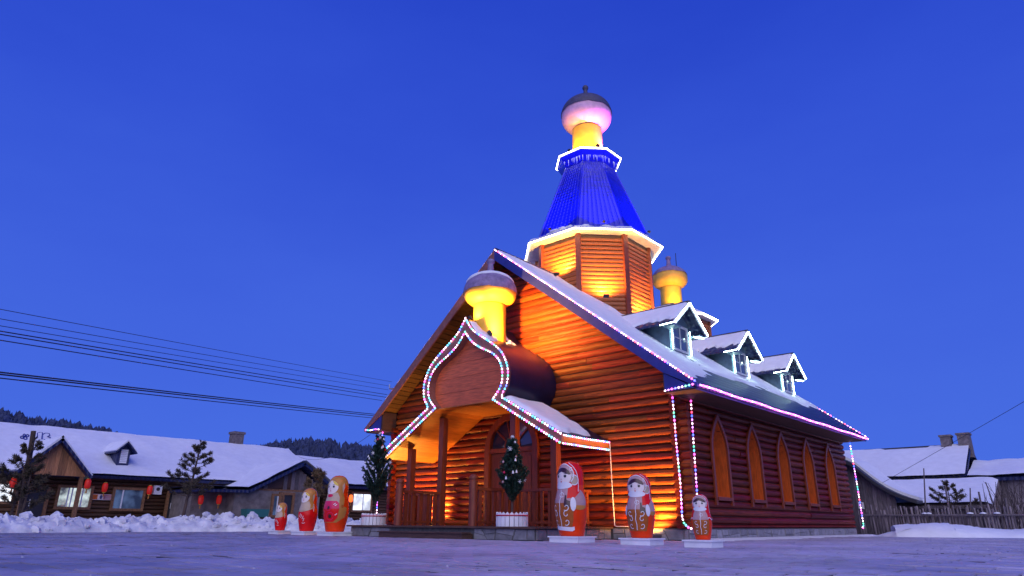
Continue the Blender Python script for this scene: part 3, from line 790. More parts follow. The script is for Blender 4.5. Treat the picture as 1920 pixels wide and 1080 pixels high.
outc, innc = resample(outs[:-1], 28)+[OUT[-1]], resample(inns[:-1], 28)+[INN[-1]]
porch_roof = MB()
full_o = [(-x, z) for x, z in outc[::-1]]+outc[1:]
n = len(full_o)
skin = full_o; under = [(x*(1-.045/max(.6, abs(x))) if abs(x) > .1 else x, z-.05) for x, z in full_o]
v = [(x, y, z) for y in (PY0+.10, PY1) for P in (skin, under) for x, z in P]
fs = []
for i in range(n-1):
    fs += [(i, i+1, 2*n+i+1, 2*n+i), (n+i, 3*n+i, 3*n+i+1, n+i+1), (i, n+i, n+i+1, i+1), (2*n+i, 2*n+i+1, 3*n+i+1, 3*n+i)]
fs += [(0, 2*n, 3*n, n), (n-1, 2*n-1, 4*n-1, 3*n-1)]
porch_roof.add(v, fs); pr_o = porch_roof.build('porch_roof', 'barrel_blue', church); auto_smooth(pr_o, 40)
for s in (1, -1):
    m = MB(); k = len(outc)
    v = [(s*x, y, z) for y in (PY0, PY0+.09) for P in (outc, innc) for x, z in P]; fs = []
    for i in range(k-1):
        fs += [(i, i+1, k+i+1, k+i), (2*k+i, 3*k+i, 3*k+i+1, 2*k+i+1), (i, 2*k+i, 2*k+i+1, i+1), (k+i, k+i+1, 3*k+i+1, 3*k+i)]
    fs += [(k-1, 2*k-1, 4*k-1, 3*k-1)]
    m.add(v, fs); o = m.build('arch_board', 'wood_fascia', pr_o)
    m = MB(); m.box(*sorted((s*3.70, s*3.745)), PY0+.095, PY1-.0, 2.385, 2.60); m.build('eave_board', 'wood_plank', pr_o)
# tympanum boards clipped to the inner curve
def inner_hw(z):
    P = innc[:-1]
    for a, b in zip(P, P[1:]):
        lo, hi = sorted((a[1], b[1]))
        if lo <= z <= hi and hi > lo: return a[0]+(b[0]-a[0])*(z-a[1])/(b[1]-a[1])
    return 0
z = 3.84; rows = [3.84, 4.30, 4.76, 5.22, 5.62, 6.02]
for a, b in zip(rows, rows[1:]):
    L_ = [(inner_hw(max(3.86, min(a+(b-a)*t, 6.06)))+.05, a+(b-a)*t) for t in (0.01, .25, .5, .75, .99)]
    m = MB(); m.prism([(x, zz) for x, zz in L_]+[(-x, zz) for x, zz in L_[::-1]], lambda p, k: (p[0], -1.24+.03*k, p[1])); m.build('tympanum_board', 'wood_board', pr_o)
# underside of the onion arch between front board and tympanum
m = MB(); k = len(innc)-1
v = [(s*x*1.0, y, z+.01) for y in (PY0+.092, -1.205) for s, P in ((-1, innc[:-1][::-1]), (1, innc[1:-1])) for x, z in P]; kk = len(v)//2
m.add(v, [(i, i+1, kk+i+1, kk+i) for i in range(kk-1)]); m.build('arch_soffit', 'wood_fascia', pr_o)
# ceiling planks
for s in (1, -1):
    npk = 15; A, B = Vector((3.69, 0, 2.40)), Vector((1.27, 0, 3.80))
    for i in range(npk):
        a, b = A.lerp(B, i/npk), A.lerp(B, (i+.975)/npk)
        m = MB(); m.prism([(s*a.x, a.z), (s*b.x, b.z), (s*b.x, b.z+.03), (s*a.x, a.z+.03)], lambda p, k: (p[0], PY0+.10 if k == 0 else .70, p[1])); m.build('ceiling_plank', 'wood_plank', pr_o)
for i in range(13):
    x0 = -1.26+i*2.52/13; MB().box(x0, x0+2.52/13*.975, PY0+.10, .70, 3.80, 3.83).build('ceiling_plank', 'wood_plank', pr_o)
# snow on the porch
def sl(u, v):
    c = min(1, (1.0-.32*fbm(u*1.2, 3)-max(0, v-1.95)*1.5-.0+.0)/.1, (1.72+.15*fbm(v*1.3, 2, 1)-u-max(0, v-1.2)*.25)/.12, u/.06, v/.08, (2.28-v+.1*fbm(u*2, 1))/.1)
    return .10*max(-1, c)*(1+.3*fbm(u*1.5, v*1.5))
for s in (1, -1):
    dv = Vector((s*(3.78-1.60), 0, 2.62-3.85))
    snow_sheet((s*1.60, PY0+.10, 3.86), (0, 1, 0), dv, 1.9, dv.length-.03, .05, sl, 'snow_cover', pr_o, kind='stuff')
# snow riding on the barrel, follows its curve
def barrel_snow(s, seed):
    P = resample(outs[:-2], 60); d = [0]; rows_ = []
    for a, b in zip(P, P[1:]): d.append(d[-1]+math.dist(a, b))
    ny = 40; v = []; H = []
    for j, (x, z) in enumerate(P):
        a, b = P[max(j-1, 0)], P[min(j+1, 59)]; tx, tz = b[0]-a[0], b[1]-a[1]; l = math.hypot(tx, tz); nx, nz_ = -tz/l, tx/l
        nx, nz_ = (abs(nx), abs(nz_))
        for i in range(ny+1):
            y = PY0+.10+(PY1-PY0-.12)*i/ny
            lim = 1.30-.25*(y-PY0)+.28*fbm(y*2.0, seed); c = min(1, (lim-d[j])/.12, (d[j]-.08)/.1, (y-PY0-.1)/.05+.1, (PY1-.5-y)/.25)
            if math.hypot(x*s-.12, y+.55) < .62: c = min(c, -.3)
            h = .09*max(-.5, c); H.append(h); v.append((s*(x+nx*h), y, z+nz_*h))
    fs = []
    for j in range(59):
        for i in range(ny):
            q = (j*(ny+1)+i, j*(ny+1)+i+1, (j+1)*(ny+1)+i+1, (j+1)*(ny+1)+i)
            if max(H[k] for k in q) > 0: fs.append(q)
    m = MB(); m.add(v, fs); m.build('snow_cover', 'snow', pr_o, smooth=True, kind='stuff')
barrel_snow(1, 1); barrel_snow(-1, 5)
# posts, railings
def ceil_z(x): x = abs(x); return 3.80 if x < 1.27 else 3.80-(x-1.27)*(1.40/2.42)
for x in (-3.03, -1.52, 1.55, 3.05):
    m = MB(); zt = ceil_z(abs(x)+.1)-.004
    m.box(x-.10, x+.10, -1.0, -.80, .318, zt); o = m.build('post', 'wood_trim', church)
for x, y in ((-1.52, -2.56), (1.55, -2.56)):
    m = MB(); m.lathe([(.115, .318), (.115, 1.46), (.10, 1.475), (.10, 1.50), (.12, 1.515), (.12, 1.57), (.06, 1.63), (0, 1.64)], (x, y, 0), 16); auto_smooth(m.build('newel', 'wood_trim', church), 30)
def railing(a, b, nb, wide=.13):
    a, b = Vector((*a, 0)), Vector((*b, 0)); d = (b-a).normalized()
    m = MB(); z = Vector((0, 0, 1.27)); m.beam(a+z, b+z, .11, .075); rl = m.build('railing', 'wood_trim', church)
    m = MB(); z = Vector((0, 0, .42)); m.beam(a+z, b+z, .06, .06); m.build('bottom_rail', 'wood_trim', rl)
    for i in range(nb):
        p = a.lerp(b, (i+.5)/nb); m = MB(); m.obox((p.x, p.y, .775), d*wide/2, Vector((-d.y, d.x, 0))*.022, (0, 0, .455)); m.build('baluster', 'wood_trim', rl)
railing((-1.52, -2.45), (-1.52, -1.0), 5); railing((1.55, -2.45), (1.55, -1.0), 5)
railing((-2.93, -.9), (-1.62, -.9), 5); railing((1.65, -.9), (2.95, -.9), 5, .09)
railing((3.05, -.78), (3.05, .66), 5, .09); railing((-3.03, -.78), (-3.03, .66), 5)

# ------------------------------------------------------------------ light strings
def path_len(P): return sum((b-a).length for a, b in zip(P, P[1:]))
def walk(P, step):
    P = [Vector(p) for p in P]; L_ = path_len(P); n = max(2, int(L_/step)); out = []
    for i in range(n):
        s = L_*(i+.5)/n; j = 0; acc = 0
        while j < len(P)-2 and acc+(P[j+1]-P[j]).length < s: acc += (P[j+1]-P[j]).length; j += 1
        d = (P[j+1]-P[j]); l = d.length; out.append((P[j]+d*((s-acc)/l), d/l))
    return out
PAL = ['led_pink', 'led_mag', 'led_cyan', 'led_green', 'led_blue', 'led_violet', 'led_red']
def string_light(P, label, seq, step=.092, r=.026, seed=0):
    P = [Vector(p) for p in P]; m = MB(); m.tube(P, .009, 5)
    o = m.build('light_string', 'cord_white'); tag(o, label, 'light string', 'coloured light strings on the church')
    b = MB()
    for i, (p, d) in enumerate(walk(P, step)):
        k = PAL.index(seq[(i+seed) % len(seq)]); a = d.cross(Vector((0, 0, 1)))
        if a.length < .1: a = d.cross(Vector((1, 0, 0)))
        a.normalize(); c = d.cross(a); l = step*.46; big = r*(1.0 if k in (0, 5) else 1.3)
        vs_ = [p-d*l, p+d*l]+[p+(a*math.cos(t)+c*math.sin(t))*big for t in (0, 1.571, 3.1416, 4.712)]
        b.add(vs_, [(0, 3, 2), (0, 4, 3), (0, 5, 4), (0, 2, 5), (1, 2, 3), (1, 3, 4), (1, 4, 5), (1, 5, 2)], k)
    b.build('bulbs', PAL, o, kind='stuff'); return o
PK, MG, CY, GR, BL, VI, RD = PAL
S_warm = [PK, PK, RD, VI, PK, RD, PK, MG, BL, PK]; S_porch = [PK, PK, CY, CY, PK, MG, GR, PK, PK, BL, CY, MG]
S_purple = [VI, VI, MG, VI, VI, MG, PK, VI]; S_mix = [PK, VI, MG, BL, PK, PK, GR, CY, MG, PK, PK, RD, BL, VI]
def verge(s, y, z_=.035): return [(RX+(W*s-RX)*i/8, y, HR+(HE-HR)*i/8+z_) for i in range(9)]
string_light(verge(1, -.05), 'pink and white light string down the right edge of the front gable', S_warm)
string_light(verge(-1, .08), 'light string down the left edge of the front gable', S_warm, step=.42, r=.018)
string_light(verge(1, LEN+.05), 'light string down the far edge of the roof above the back corner', S_warm, step=.13)
ev_ = [(W+.06, y, HE-.05+.012*math.sin(y*2.1)) for y in [i*.5 for i in range(30)]]+[(W+.06, LEN, HE-.05)]
string_light(ev_, 'purple light string along the long right eave above the arched windows', S_purple, step=.085, r=.030)
string_light([(6.02, -.04, HE-.10), (6.3, -.05, HE-.07), (6.6, -.05, HE-.05), (W-.05, -.05, HE-.02)], 'short light string under the boxed eave end at the right front corner', S_mix)
string_light([(-6.02, -.04, HE-.10), (-6.3, -.05, HE-.07), (-6.6, -.05, HE-.09), (-W+.05, -.05, HE-.04)], 'short light string under the boxed eave end at the left front corner', S_mix, r=.026)
string_light([(-6.25, .3, HE-.12), (-6.3, .3, 3.2), (-6.3, .3, 1.8), (-6.28, .3, .4)], 'light string hanging down the left front corner beside the tree', S_mix, seed=2)
string_light([on(1, .47, 1257, 729), on(1, .47, 1261, 745), on(1, .47, 1268, 830), on(1, .47, 1276, 910), on(1, .47, 1279, 970), on(1, .58, 1283, 982), on(1, .50, 1292, 990), on(1, .45, 1305, 993)], 'light string hanging at the front corner, curling onto the stone base', S_mix, step=.10)
string_light([on(0, 6.12, 1294, 728), on(0, 6.12, 1296, 760), on(0, 6.12, 1301, 840), on(0, 6.12, 1306, 910), on(0, 6.12, 1310, 985)], 'light string hanging on the side wall next to the front corner', S_mix, step=.10, seed=5)
string_light([(6.30, 14.9, HE-.14), (6.28, 15.0, 3.0), (6.28, 15.05, 2.0), (6.28, 15.05, 1.0), (6.28, 15.05, .42), (6.28, 14.95, .30), (6.28, 14.8, .34)], 'light string hanging at the back corner, looped above the snow', S_mix, step=.10, seed=3)
def prof3(P, s, y, dz=0): return [(s*x, y, z+dz) for x, z in P]
for P, nm in ((outc, 'outer'), (innc, 'inner')):
    full = prof3(P[::-1], -1, PY0-.02)+prof3(P[1:], 1, PY0-.02)
    string_light(full, f'multicoloured light string tracing the {nm} edge of the onion arch porch', S_porch, step=.10, r=.030, seed=1 if nm == 'outer' else 6)
string_light([(3.80, PY0, 2.60), (3.80, -.4, 2.59), (3.80, .68, 2.60)], 'light string on the upper edge of the right porch eave', S_porch)
string_light([(3.77, PY0, 2.39), (3.77, -.4, 2.385), (3.77, .68, 2.39)], 'light string on the lower edge of the right porch eave', S_porch, seed=4)
m = MB(); m.tube([(3.80, .66, 2.58), (3.82, .64, 2.38), (3.83, .645, 1.4), (3.86, .645, .36), (3.95, .60, .33), (4.75, .58, .33)], .013, 6)
tag(m.build('hanging_cable', 'cord_white'), 'thin white cord dropping from the porch eave to the stone base', 'cord')
def strip(P, label, mt, r=.028, cord=True):
    m = MB(); m.tube(P, r, 6); o = m.build('led_strip', mt); tag(o, label, 'light strip', 'white light strips on the church'); return o
def closed(P): return list(P)+[P[0]]
strip(closed(octv(TX, TY, 2.70, TZ-.01)), 'warm white light strip round the tower eave under the blue spire', 'led_white', .022)
strip(closed(octv(TX, TY, 1.34, 15.25)), 'white light strip round the collar near the top of the spire', 'led_white', .019)
strip(closed(octv(BX, BY, 1.88, 9.36)), 'white light strip round the eave of the small rear turret', 'led_white', .034)
for dy, w_ in zip(DORM_Y, ('dormer nearest the gable front', 'middle dormer', 'dormer nearest the back')):
    x = DXT+.05; f = DXF+.07
    strip([(x-.55, dy-DW2, DZE-.06), (x, dy-DW2, DZE-.04), (x, dy, DZT-.03), (x, dy+DW2, DZE-.05), (x-.12, dy+DW2-.06, DZE-.12), (x-.2, dy+DW2-.3, DZE-.15), (x-.3, dy+DHW, DZE-.12)], f'cool white light strip outlining the gable of the {w_}', 'led_cool', .014)
    strip([(f, dy-DHW+.03, DZE-.02), (f, dy-DHW+.03, 6.0), (f, dy-DHW+.02, DZB+.08)], f'white light strip down the near window jamb of the {w_}', 'led_cool', .012)
    strip([(f, dy+DHW-.03, DZE+.05), (f, dy+DHW-.03, 6.0), (f, dy+DHW-.02, DZB+.08)], f'white light strip down the far window jamb of the {w_}', 'led_cool', .014)

# ------------------------------------------------------------------ floodlights
def flood(loc, aim, label, power, col=(1, .48, .08), size=R(130), blend=.8, lens='lens_warm', s=1.0, rad=.06):
    loc = Vector(loc); d = (Vector(aim)-loc).normalized(); q = d.to_track_quat('Z', 'Y').to_matrix()
    t = thing('floodlight', label, 'floodlight', loc, group='floodlights on the church')
    a, b, c = (q @ Vector(v) for v in ((1, 0, 0), (0, 1, 0), (0, 0, 1)))
    m = MB(); m.obox(loc-c*.03*s, a*.12*s, b*.09*s, c*.03*s); m.build('housing', 'dark_metal', t)
    m = MB(); m.obox(loc+c*.004*s, a*.10*s, b*.07*s, c*.003*s); m.build('lens', lens, t)
    m = MB(); m.beam(loc-a*.13*s-c*.02, loc-a*.13*s-Vector((0, 0, .12*s)), .015, .03); m.beam(loc+a*.13*s-c*.02, loc+a*.13*s-Vector((0, 0, .12*s)), .015, .03); m.beam(loc-a*.14*s-Vector((0, 0, .12*s)), loc+a*.14*s-Vector((0, 0, .12*s)), .04, .015); m.build('bracket', 'dark_metal', t)
    ld = bpy.data.lights.new('lamp', 'SPOT'); ld.energy = power; ld.color = col; ld.spot_size = size; ld.spot_blend = blend; ld.shadow_soft_size = rad
    lo = bpy.data.objects.new('lamp', ld); COL.objects.link(lo); par(lo, t); lo.location = loc+c*.06*s; lo.rotation_euler = d.to_track_quat('-Z', 'Y').to_euler()
    return t
WARM = (1.0, .44, .06); YEL = (1.0, .56, .08)
flood((-4.50, .12, .14), (-3.6, .55, 2.4), 'floodlight on the ground lighting the log wall left of the porch', 640, WARM, size=R(160))
flood((5.30, .30, .12), (4.4, .74, 2.8), 'floodlight on the ground behind the dolls lighting the right of the front wall', 820, WARM, size=R(150), s=1.1)
flood((-3.35, .40, .42), (-1.8, -.3, 3.2), 'floodlight on the porch deck shining up at the plank ceiling', 480, WARM, size=R(150), s=.8)
flood((.80, -1.22, 6.00), (1.9, .8, 7.6), 'floodlight on the right of the porch roof lighting the front gable', 1700, WARM, size=R(150), s=.9)
flood((.05, -1.38, 6.62), (.12, -.3, 8.0), 'added floodlight on the porch roof tip lighting the front onion dome', 360, YEL, size=R(130), s=.5)  # added lamp without a known fixture, brightens the dome
fc = octv(TX, TY, TA+.42, 0)
mids = [(fc[i]+fc[(i+1) % 8])/2 for i in range(8)]
tc_ = Vector((TX, TY, 0))
for i, z, lab in ((1, 8.30, 'floodlight low on the tower face towards the corner of the church'), (0, 9.35, 'floodlight on the tower face above the front gable'), (2, 7.65, 'floodlight on the tower face above the first dormer')):
    p = mids[i]; n_ = (tc_-p).normalized()
    if i == 0: p = p.lerp(fc[0], -.15)
    flood((p.x, p.y, z), (p.x+n_.x*.30, p.y+n_.y*.30, z+1.5), lab, 700, (1, .46, .07), size=R(160), s=.8)
for i, lab in ((1, 'blue floodlight on the tower eave between gable and dormers'), (0, 'blue floodlight on the tower eave above the gable'), (2, 'blue floodlight on the tower eave above the dormers')):
    vv = octv(TX, TY, 2.75, TZ+.30); p = (vv[i]+vv[(i+1) % 8])/2 if i != 1 else vv[1].lerp(vv[2], .5)
    flood(p, (p.x*.6+TX*.4, p.y*.6+TY*.4, 14.6), lab, 620, (.02, .02, 1.0), size=R(130), lens='lens_blue', s=.5)
cv = octv(TX, TY, 1.12, 15.52); p = cv[1].lerp(cv[2], .75)
flood(p, (TX, TY, 17.0), 'floodlight on the spire collar lighting the neck of the top dome', 210, YEL, size=R(110), s=.55)
p = cv[0].lerp(cv[1], .3); flood(p, (TX, TY, 17.2), 'floodlight on the spire collar on the gable side of the dome', 150, YEL, size=R(110), s=.5)
p = cv[2].lerp(cv[3], .9); flood(p, (TX-.1, TY, 17.8), 'violet floodlight on the spire collar under the top dome', 900, (.60, .08, 1.0), size=R(110), s=.5, lens='lens_blue')
flood((BX+.85, BY-.85, 9.98), (BX, BY, 11.6), 'floodlight on the rear turret roof lighting its dome', 170, YEL, size=R(110), s=.6)
# ------------------------------------------------------------------ nesting dolls
DPROF = [(.155, 0), (.168, .012), (.176, .05), (.195, .14), (.216, .24), (.228, .33), (.231, .39), (.226, .45), (.212, .52), (.196, .58), (.186, .63), (.183, .68), (.184, .74), (.184, .79), (.179, .84), (.166, .89), (.143, .935), (.108, .970), (.06, .992), (0, 1.0)]
def drad(h):
    for (r0, h0), (r1, h1) in zip(DPROF, DPROF[1:]):
        if h0 <= h <= h1: return r0+(r1-r0)*(h-h0)/(h1-h0)
    return 0
def dpt(phi, h, H, off=0):
    """phi = 0 faces local -Y; positive phi turns to the doll's left (viewer's right)"""
    r = drad(h)
    # outward normal in the profile plane
    e = .01; r0, r1 = drad(max(0, h-e)), drad(min(1, h+e)); tz, tr = 2*e, r1-r0; l = math.hypot(tz, tr); nr, nz_ = tz/l, -tr/l
    rr = r*H+nr*off; return (rr*math.sin(phi), -rr*math.cos(phi), h*H+nz_*off)
def patch(poly, H, off, name, m_, parent):
    bm = bmesh.new(); vs = [bm.verts.new((p, h, 0)) for p, h in poly]; bm.faces.new(vs)
    p0, p1 = min(p for p, h in poly), max(p for p, h in poly); h0, h1 = min(h for p, h in poly), max(h for p, h in poly)
    k = math.floor(p0/.14)*.14+.14
    while k < p1:
        bmesh.ops.bisect_plane(bm, geom=bm.verts[:]+bm.edges[:]+bm.faces[:], plane_co=(k, 0, 0), plane_no=(1, 0, 0)); k += .14
    k = math.floor(h0/.03)*.03+.03
    while k < h1:
        bmesh.ops.bisect_plane(bm, geom=bm.verts[:]+bm.edges[:]+bm.faces[:], plane_co=(0, k, 0), plane_no=(0, 1, 0)); k += .03
    bmesh.ops.triangulate(bm, faces=bm.faces[:])
    me = bpy.data.meshes.new(name)
    for v in bm.verts: v.co = dpt(v.co.x, v.co.y, H, off)
    bm.to_mesh(me); bm.free(); me.materials.append(MATS[m_]); me.polygons.foreach_set('use_smooth', [True]*len(me.polygons))
    return link(name, me, parent)
def ell(cp, ch, rp, rh, n=24, a0=0, a1=360): return [(cp+rp*math.cos(R(a0+(a1-a0)*i/n)), ch+rh*math.sin(R(a0+(a1-a0)*i/n))) for i in range(n if a1-a0 == 360 else n+1)]
def stroke(P, H, wd, off, m_, name, parent):
    Q = resample(P, max(6, int(len(P)*2))); m = MB(); v = []
    for i, (p, h) in enumerate(Q):
        a, b = Q[max(i-1, 0)], Q[min(i+1, len(Q)-1)]; dp, dh = (b[0]-a[0])*.21, b[1]-a[1]; l = math.hypot(dp, dh) or 1
        np_, nh = -dh/l, dp/l
        for s in (-1, 1): v.append(dpt(p+s*np_*wd/.21/H/2, h+s*nh*wd/H/2, H, off))
    m.add(v, [(2*i, 2*i+1, 2*i+3, 2*i+2) for i in range(len(Q)-1)])
    return m.build(name, m_, parent, smooth=True)
def spiral(cp, ch, r0, turns, a0, sgn=1, n=18): return [(cp+sgn*r0*(1-i/n*.75)*math.cos(a0+turns*6.283*i/n)*4.4, ch+r0*(1-i/n*.75)*math.sin(a0+turns*6.283*i/n)) for i in range(n+1)]
def plinth(root, wx, wy, h):
    m = MB(); m.box(-wx/2, wx/2, -wy/2, wy/2, 0, h*.78); m.build('plinth', 'white', root)
    m = MB(); m.box(-wx/2-.03, wx/2+.03, -wy/2-.03, wy/2+.03, h*.79, h); m.build('plinth_top', 'white', root)
def doll(pos, H, kind, face, label, wx, wy, ph, variant=0):
    root = thing('nesting_doll', label, 'nesting doll', pos, 0, 'painted nesting dolls on white plinths', world=False)
    plinth(root, wx, wy, ph)
    m = MB(); m.lathe([(r*H, h*H) for r, h in DPROF], (0, 0, 0), 56); b = m.build('body', 'd_orange' if kind == 'fur' or variant else 'd_red', root); auto_smooth(b, 60)
    b.location = (0, 0, ph+.002); b.rotation_euler = (0, 0, face)
    def pt(poly, nm, mt, o): return patch(poly, H, o, nm, mt, b)
    def stk(P, w_, mt='d_white', nm='painted_line', o=.012): return stroke(P, H, w_, o, mt, nm, b)
    fp, fh = 0.0, .775
    if kind == 'fur':
        # red hooded cape over the back and crown
        pt([(-3.14, .70), (-1.2, .66), (-.95, .60), (-.9, .52), (.9, .52), (.95, .60), (1.2, .66), (3.14, .70), (3.14, .99), (-3.14, .99)], 'hood', 'd_red', .003)
        if variant == 2: pt([(-3.14, .44), (-1.7, .44), (-.75, .47), (-.7, .60), (.7, .60), (.75, .47), (1.1, .415), (1.7, .46), (3.14, .44), (3.14, .73), (-3.14, .73)], 'cape', 'd_red', .004)
        # patterned bonnet round the face
        pt(ell(fp, fh+.030, .98, .145), 'bonnet', 'd_grey', .005)
        if variant != 2: pt(ell(1.02, .735, .30, .062), 'bonnet_lobe', 'd_cream', .006); stk(ell(1.02, .735, .32, .065, 24, -120, 110), .012*H)
        stk(ell(fp, fh+.030, 1.0, .148, 30, -40, 220), .012*H)
        for s in (1, -1):
            stk(spiral(s*.80, .875, .030, 1.1, .6, s), .008*H); stk(spiral(s*.92, .80, .024, 1.0, 2.2, s), .008*H)
        stk([(1.28, .58), (1.34, .66), (1.32, .76), (1.22, .85), (.95, .925), (.55, .968)], .010*H)
        pt(ell(fp, fh, .80, .118), 'face', 'd_face', .009)
        pt([(0, fh+.072), (.30, fh+.055), (.66, fh+.028), (.76, fh+.04), (.62, fh+.085), (.34, fh+.118), (0, fh+.128), (-.34, fh+.118), (-.62, fh+.085), (-.76, fh+.04), (-.66, fh+.028), (-.30, fh+.055)], 'hair', 'd_hair', .0125)
        # fur collar
        pt(ell(0, .665, .86, .050), 'fur_collar', 'd_white', .011)
        if variant != 2: pt([(.50, .49), (1.0, .50), (1.40, .58), (1.35, .66), (.75, .675), (.55, .62)], 'scarf_end', 'd_red', .010)
        # coat: pale top, brown lower panel with white scrolls
        pt([(-.85, .42), (.85, .42), (.80, .56), (.62, .635), (-.62, .635), (-.80, .56)], 'coat', 'd_grey', .006)
        if variant != 2: pt(ell(1.30, .475, .52, .135), 'sleeve', 'd_grey', .007); pt(ell(1.30, .40, .47, .06, 24, 180, 360), 'sleeve_trim', 'd_gold', .009)
        pt([(-.80, .105), (.78, .105), (.88, .20), (.90, .43), (-.90, .43)], 'apron', 'd_brown', .007)
        if variant == 0: pt([(-.92, .09), (.80, .065), (.98, .085), (.95, .125), (.76, .118), (-.85, .135)], 'fur_hem', 'd_white', .013)
        if variant != 2:
            pt(ell(.88, .415, .17, .090), 'cuff', 'd_white', .013); pt(ell(-.88, .415, .17, .080), 'cuff', 'd_white', .013)
            pt([(.30, .40), (.50, .38), (.68, .37), (.70, .45), (.48, .47), (.46, .53), (.36, .53), (.34, .47)], 'bottle', 'd_hair', .012)
        else:
            stk([(.78, .46), (1.0, .475), (1.25, .445), (1.33, .415), (1.42, .44), (1.7, .47), (2.1, .475)], .016*H)
            stk([(-.78, .46), (-1.0, .475), (-1.3, .43), (-1.7, .47)], .016*H)
        for k, hh in enumerate((.185, .285, .375)):
            for s in (1, -1):
                stk(spiral(s*.42+.03, hh, .048, .85, 1.2 if k % 2 else 4.0, s), .009*H)
        stk([(.02, .12), (.05, .2), (-.02, .28), (.04, .36), (0, .45), (.1, .53), (.02, .60)], .010*H)
        stk(ell(.12, .535, .16, .03, 14), .008*H)
    else:
        # gold shawl over head and shoulders
        low = .46 if not variant else .40
        pt([(-3.14, .60), (-1.5, .56), (-.8, low+.02), (0, low-.02), (.8, low+.02), (1.35, .50), (1.5, .60), (3.14, .64), (3.14, .99), (-3.14, .99)], 'shawl', 'd_gold', .004)
        pt([(-.95, low+.03), (0, low), (.95, low+.03), (1.0, .60), (.8, .68), (-.8, .68), (-1.0, .60)], 'bib', 'd_cream', .006)
        pt([(1.35, .44), (1.9, .40), (2.1, .60), (1.9, .80), (1.5, .84), (1.35, .70), (1.5, .58)], 'hair_back', 'd_orange', .008)
        pt([(1.30, .66), (1.5, .80), (1.38, .86), (1.18, .80)], 'shawl_highlight', 'd_cream', .010)
        pt(ell(0, fh, .80, .120), 'face', 'd_face', .009)
        pt([(.10, fh+.115), (.45, fh+.10), (.75, fh+.055), (.80, fh+.02), (.62, fh+.03), (.35, fh+.06)], 'hair', 'd_yellow', .0125)
        pt([(-.10, fh+.115), (-.45, fh+.10), (-.75, fh+.055), (-.80, fh+.02), (-.62, fh+.03), (-.35, fh+.06)], 'hair', 'd_yellow', .0125)
        if variant:      # large doll: pink apron with ringed flowers, gold border
            pt([(-1.25, .52), (-1.0, .16), (.9, .16), (1.6, .26), (1.8, .60), (1.3, .66), (1.0, .52)], 'apron_border', 'd_gold', .005)
            pt([(-1.1, .40), (1.0, .40), (.95, .50), (.75, .535), (-.8, .535), (-1.0, .51)], 'apron_top', 'd_pink', .008)
            pt([(-.95, .17), (.6, .17), (.92, .24), (1.0, .41), (-1.1, .41)], 'apron', 'd_red', .008)
            pt(ell(0, .628, .34, .030, 20), 'bow', 'd_pink', .012); stk(ell(0, .628, .14, .012, 12), .008*H, 'd_red', o=.014)
            for cp, ch, rp in ((.12, .415, .24), (.28, .27, .30), (-.55, .33, .22)):
                pt(ell(cp, ch, rp*.5, rp*.12), 'flower', 'd_hair', .011); stk(ell(cp, ch, rp, rp*.22, 16), .010*H, 'd_pink', o=.013)
            for cp, ch in ((.72, .46), (.78, .30), (.60, .48)): stk([(cp-.08, ch-.012), (cp, ch), (cp+.08, ch+.015)], .012*H)
            pt(ell(1.25, .44, .10, .03, 10), 'painted_leaf', 'd_brown', .011)
        else:
            stk([(-1.0, low+.05), (-.8, low+.02), (0, low-.02), (.8, low+.02), (1.2, low+.06), (1.42, low+.14)], .014*H, 'd_cream')
            for k, (cp, ch) in enumerate(((-.05, .36), (.12, .34), (.30, .31), (.40, .26))):
                stk([(cp-.10, ch-.035), (cp-.02, ch), (cp+.02, ch+.04)], .012*H)
            stk([(.15, .19), (.35, .18), (.55, .195)], .010*H)
            stk([(1.35, .45), (1.42, .55), (1.40, .62)], .012*H)
    for s in (-1, 1):
        pt(ell(s*.34, fh+.012, .105, .019, 16), 'eye', 'd_black', .0135)
        stk([(s*.22, fh+.040), (s*.34, fh+.050), (s*.46, fh+.040)], .006*H, 'd_hair', 'eyebrow', .0135)
    pt(ell(0, fh-.028, .035, .010, 10), 'nose', 'd_lip', .0135)
    pt(ell(0, fh-.062, .075, .012, 12), 'mouth', 'd_lip', .0135)
    return root
def facing(pos, off):        # angle so that the face looks `off` degrees to the viewer's left of the viewpoint
    d = CAM-Vector(pos); a = math.atan2(d.x, -d.y)   # local -Y towards the viewpoint
    return a-R(off)
def hgt(pos, u, v): d = math.hypot(pos[0]-CAM.x, pos[1]-CAM.y); return at(d, u, v).z
for pos, top, kind, var, off, lab, wx, wy in (
    ((5.01, -2.85, 0), (1063, 865), 'fur', 0, 44, 'tall red nesting doll with white fur hem, nearest the porch railing', .80, .64),
    ((7.03, -3.19, 0), (1193, 887), 'fur', 1, 20, 'middle sized red nesting doll with white cuffs in front of the lit log wall', .68, .54),
    ((8.58, -3.60, 0), (1308, 926), 'fur', 2, 8, 'smallest hooded red nesting doll in front of the church corner', .54, .46)):
    doll(pos, hgt(pos, *top)-.135, kind, facing(pos, off), lab, wx, wy, .13, var)
for (dist, u, v), var, off, lab, w_ in (((22.7, 628, 891), 1, 46, 'tall gold and red nesting doll with flowered apron left of the steps', .86), ((24.2, 575, 915), 0, 46, 'middle sized nesting doll in gold shawl between two others by the snowbank', .78), ((25.8, 525, 942), 0, 46, 'smallest gold shawl nesting doll, leftmost of the row', .62)):
    p = at(dist, u, 990); pos = (p.x, p.y, 0); doll(pos, hgt(pos, u, v)-.12, 'plain', facing(pos, off), lab, w_, w_*.8, .115, var)

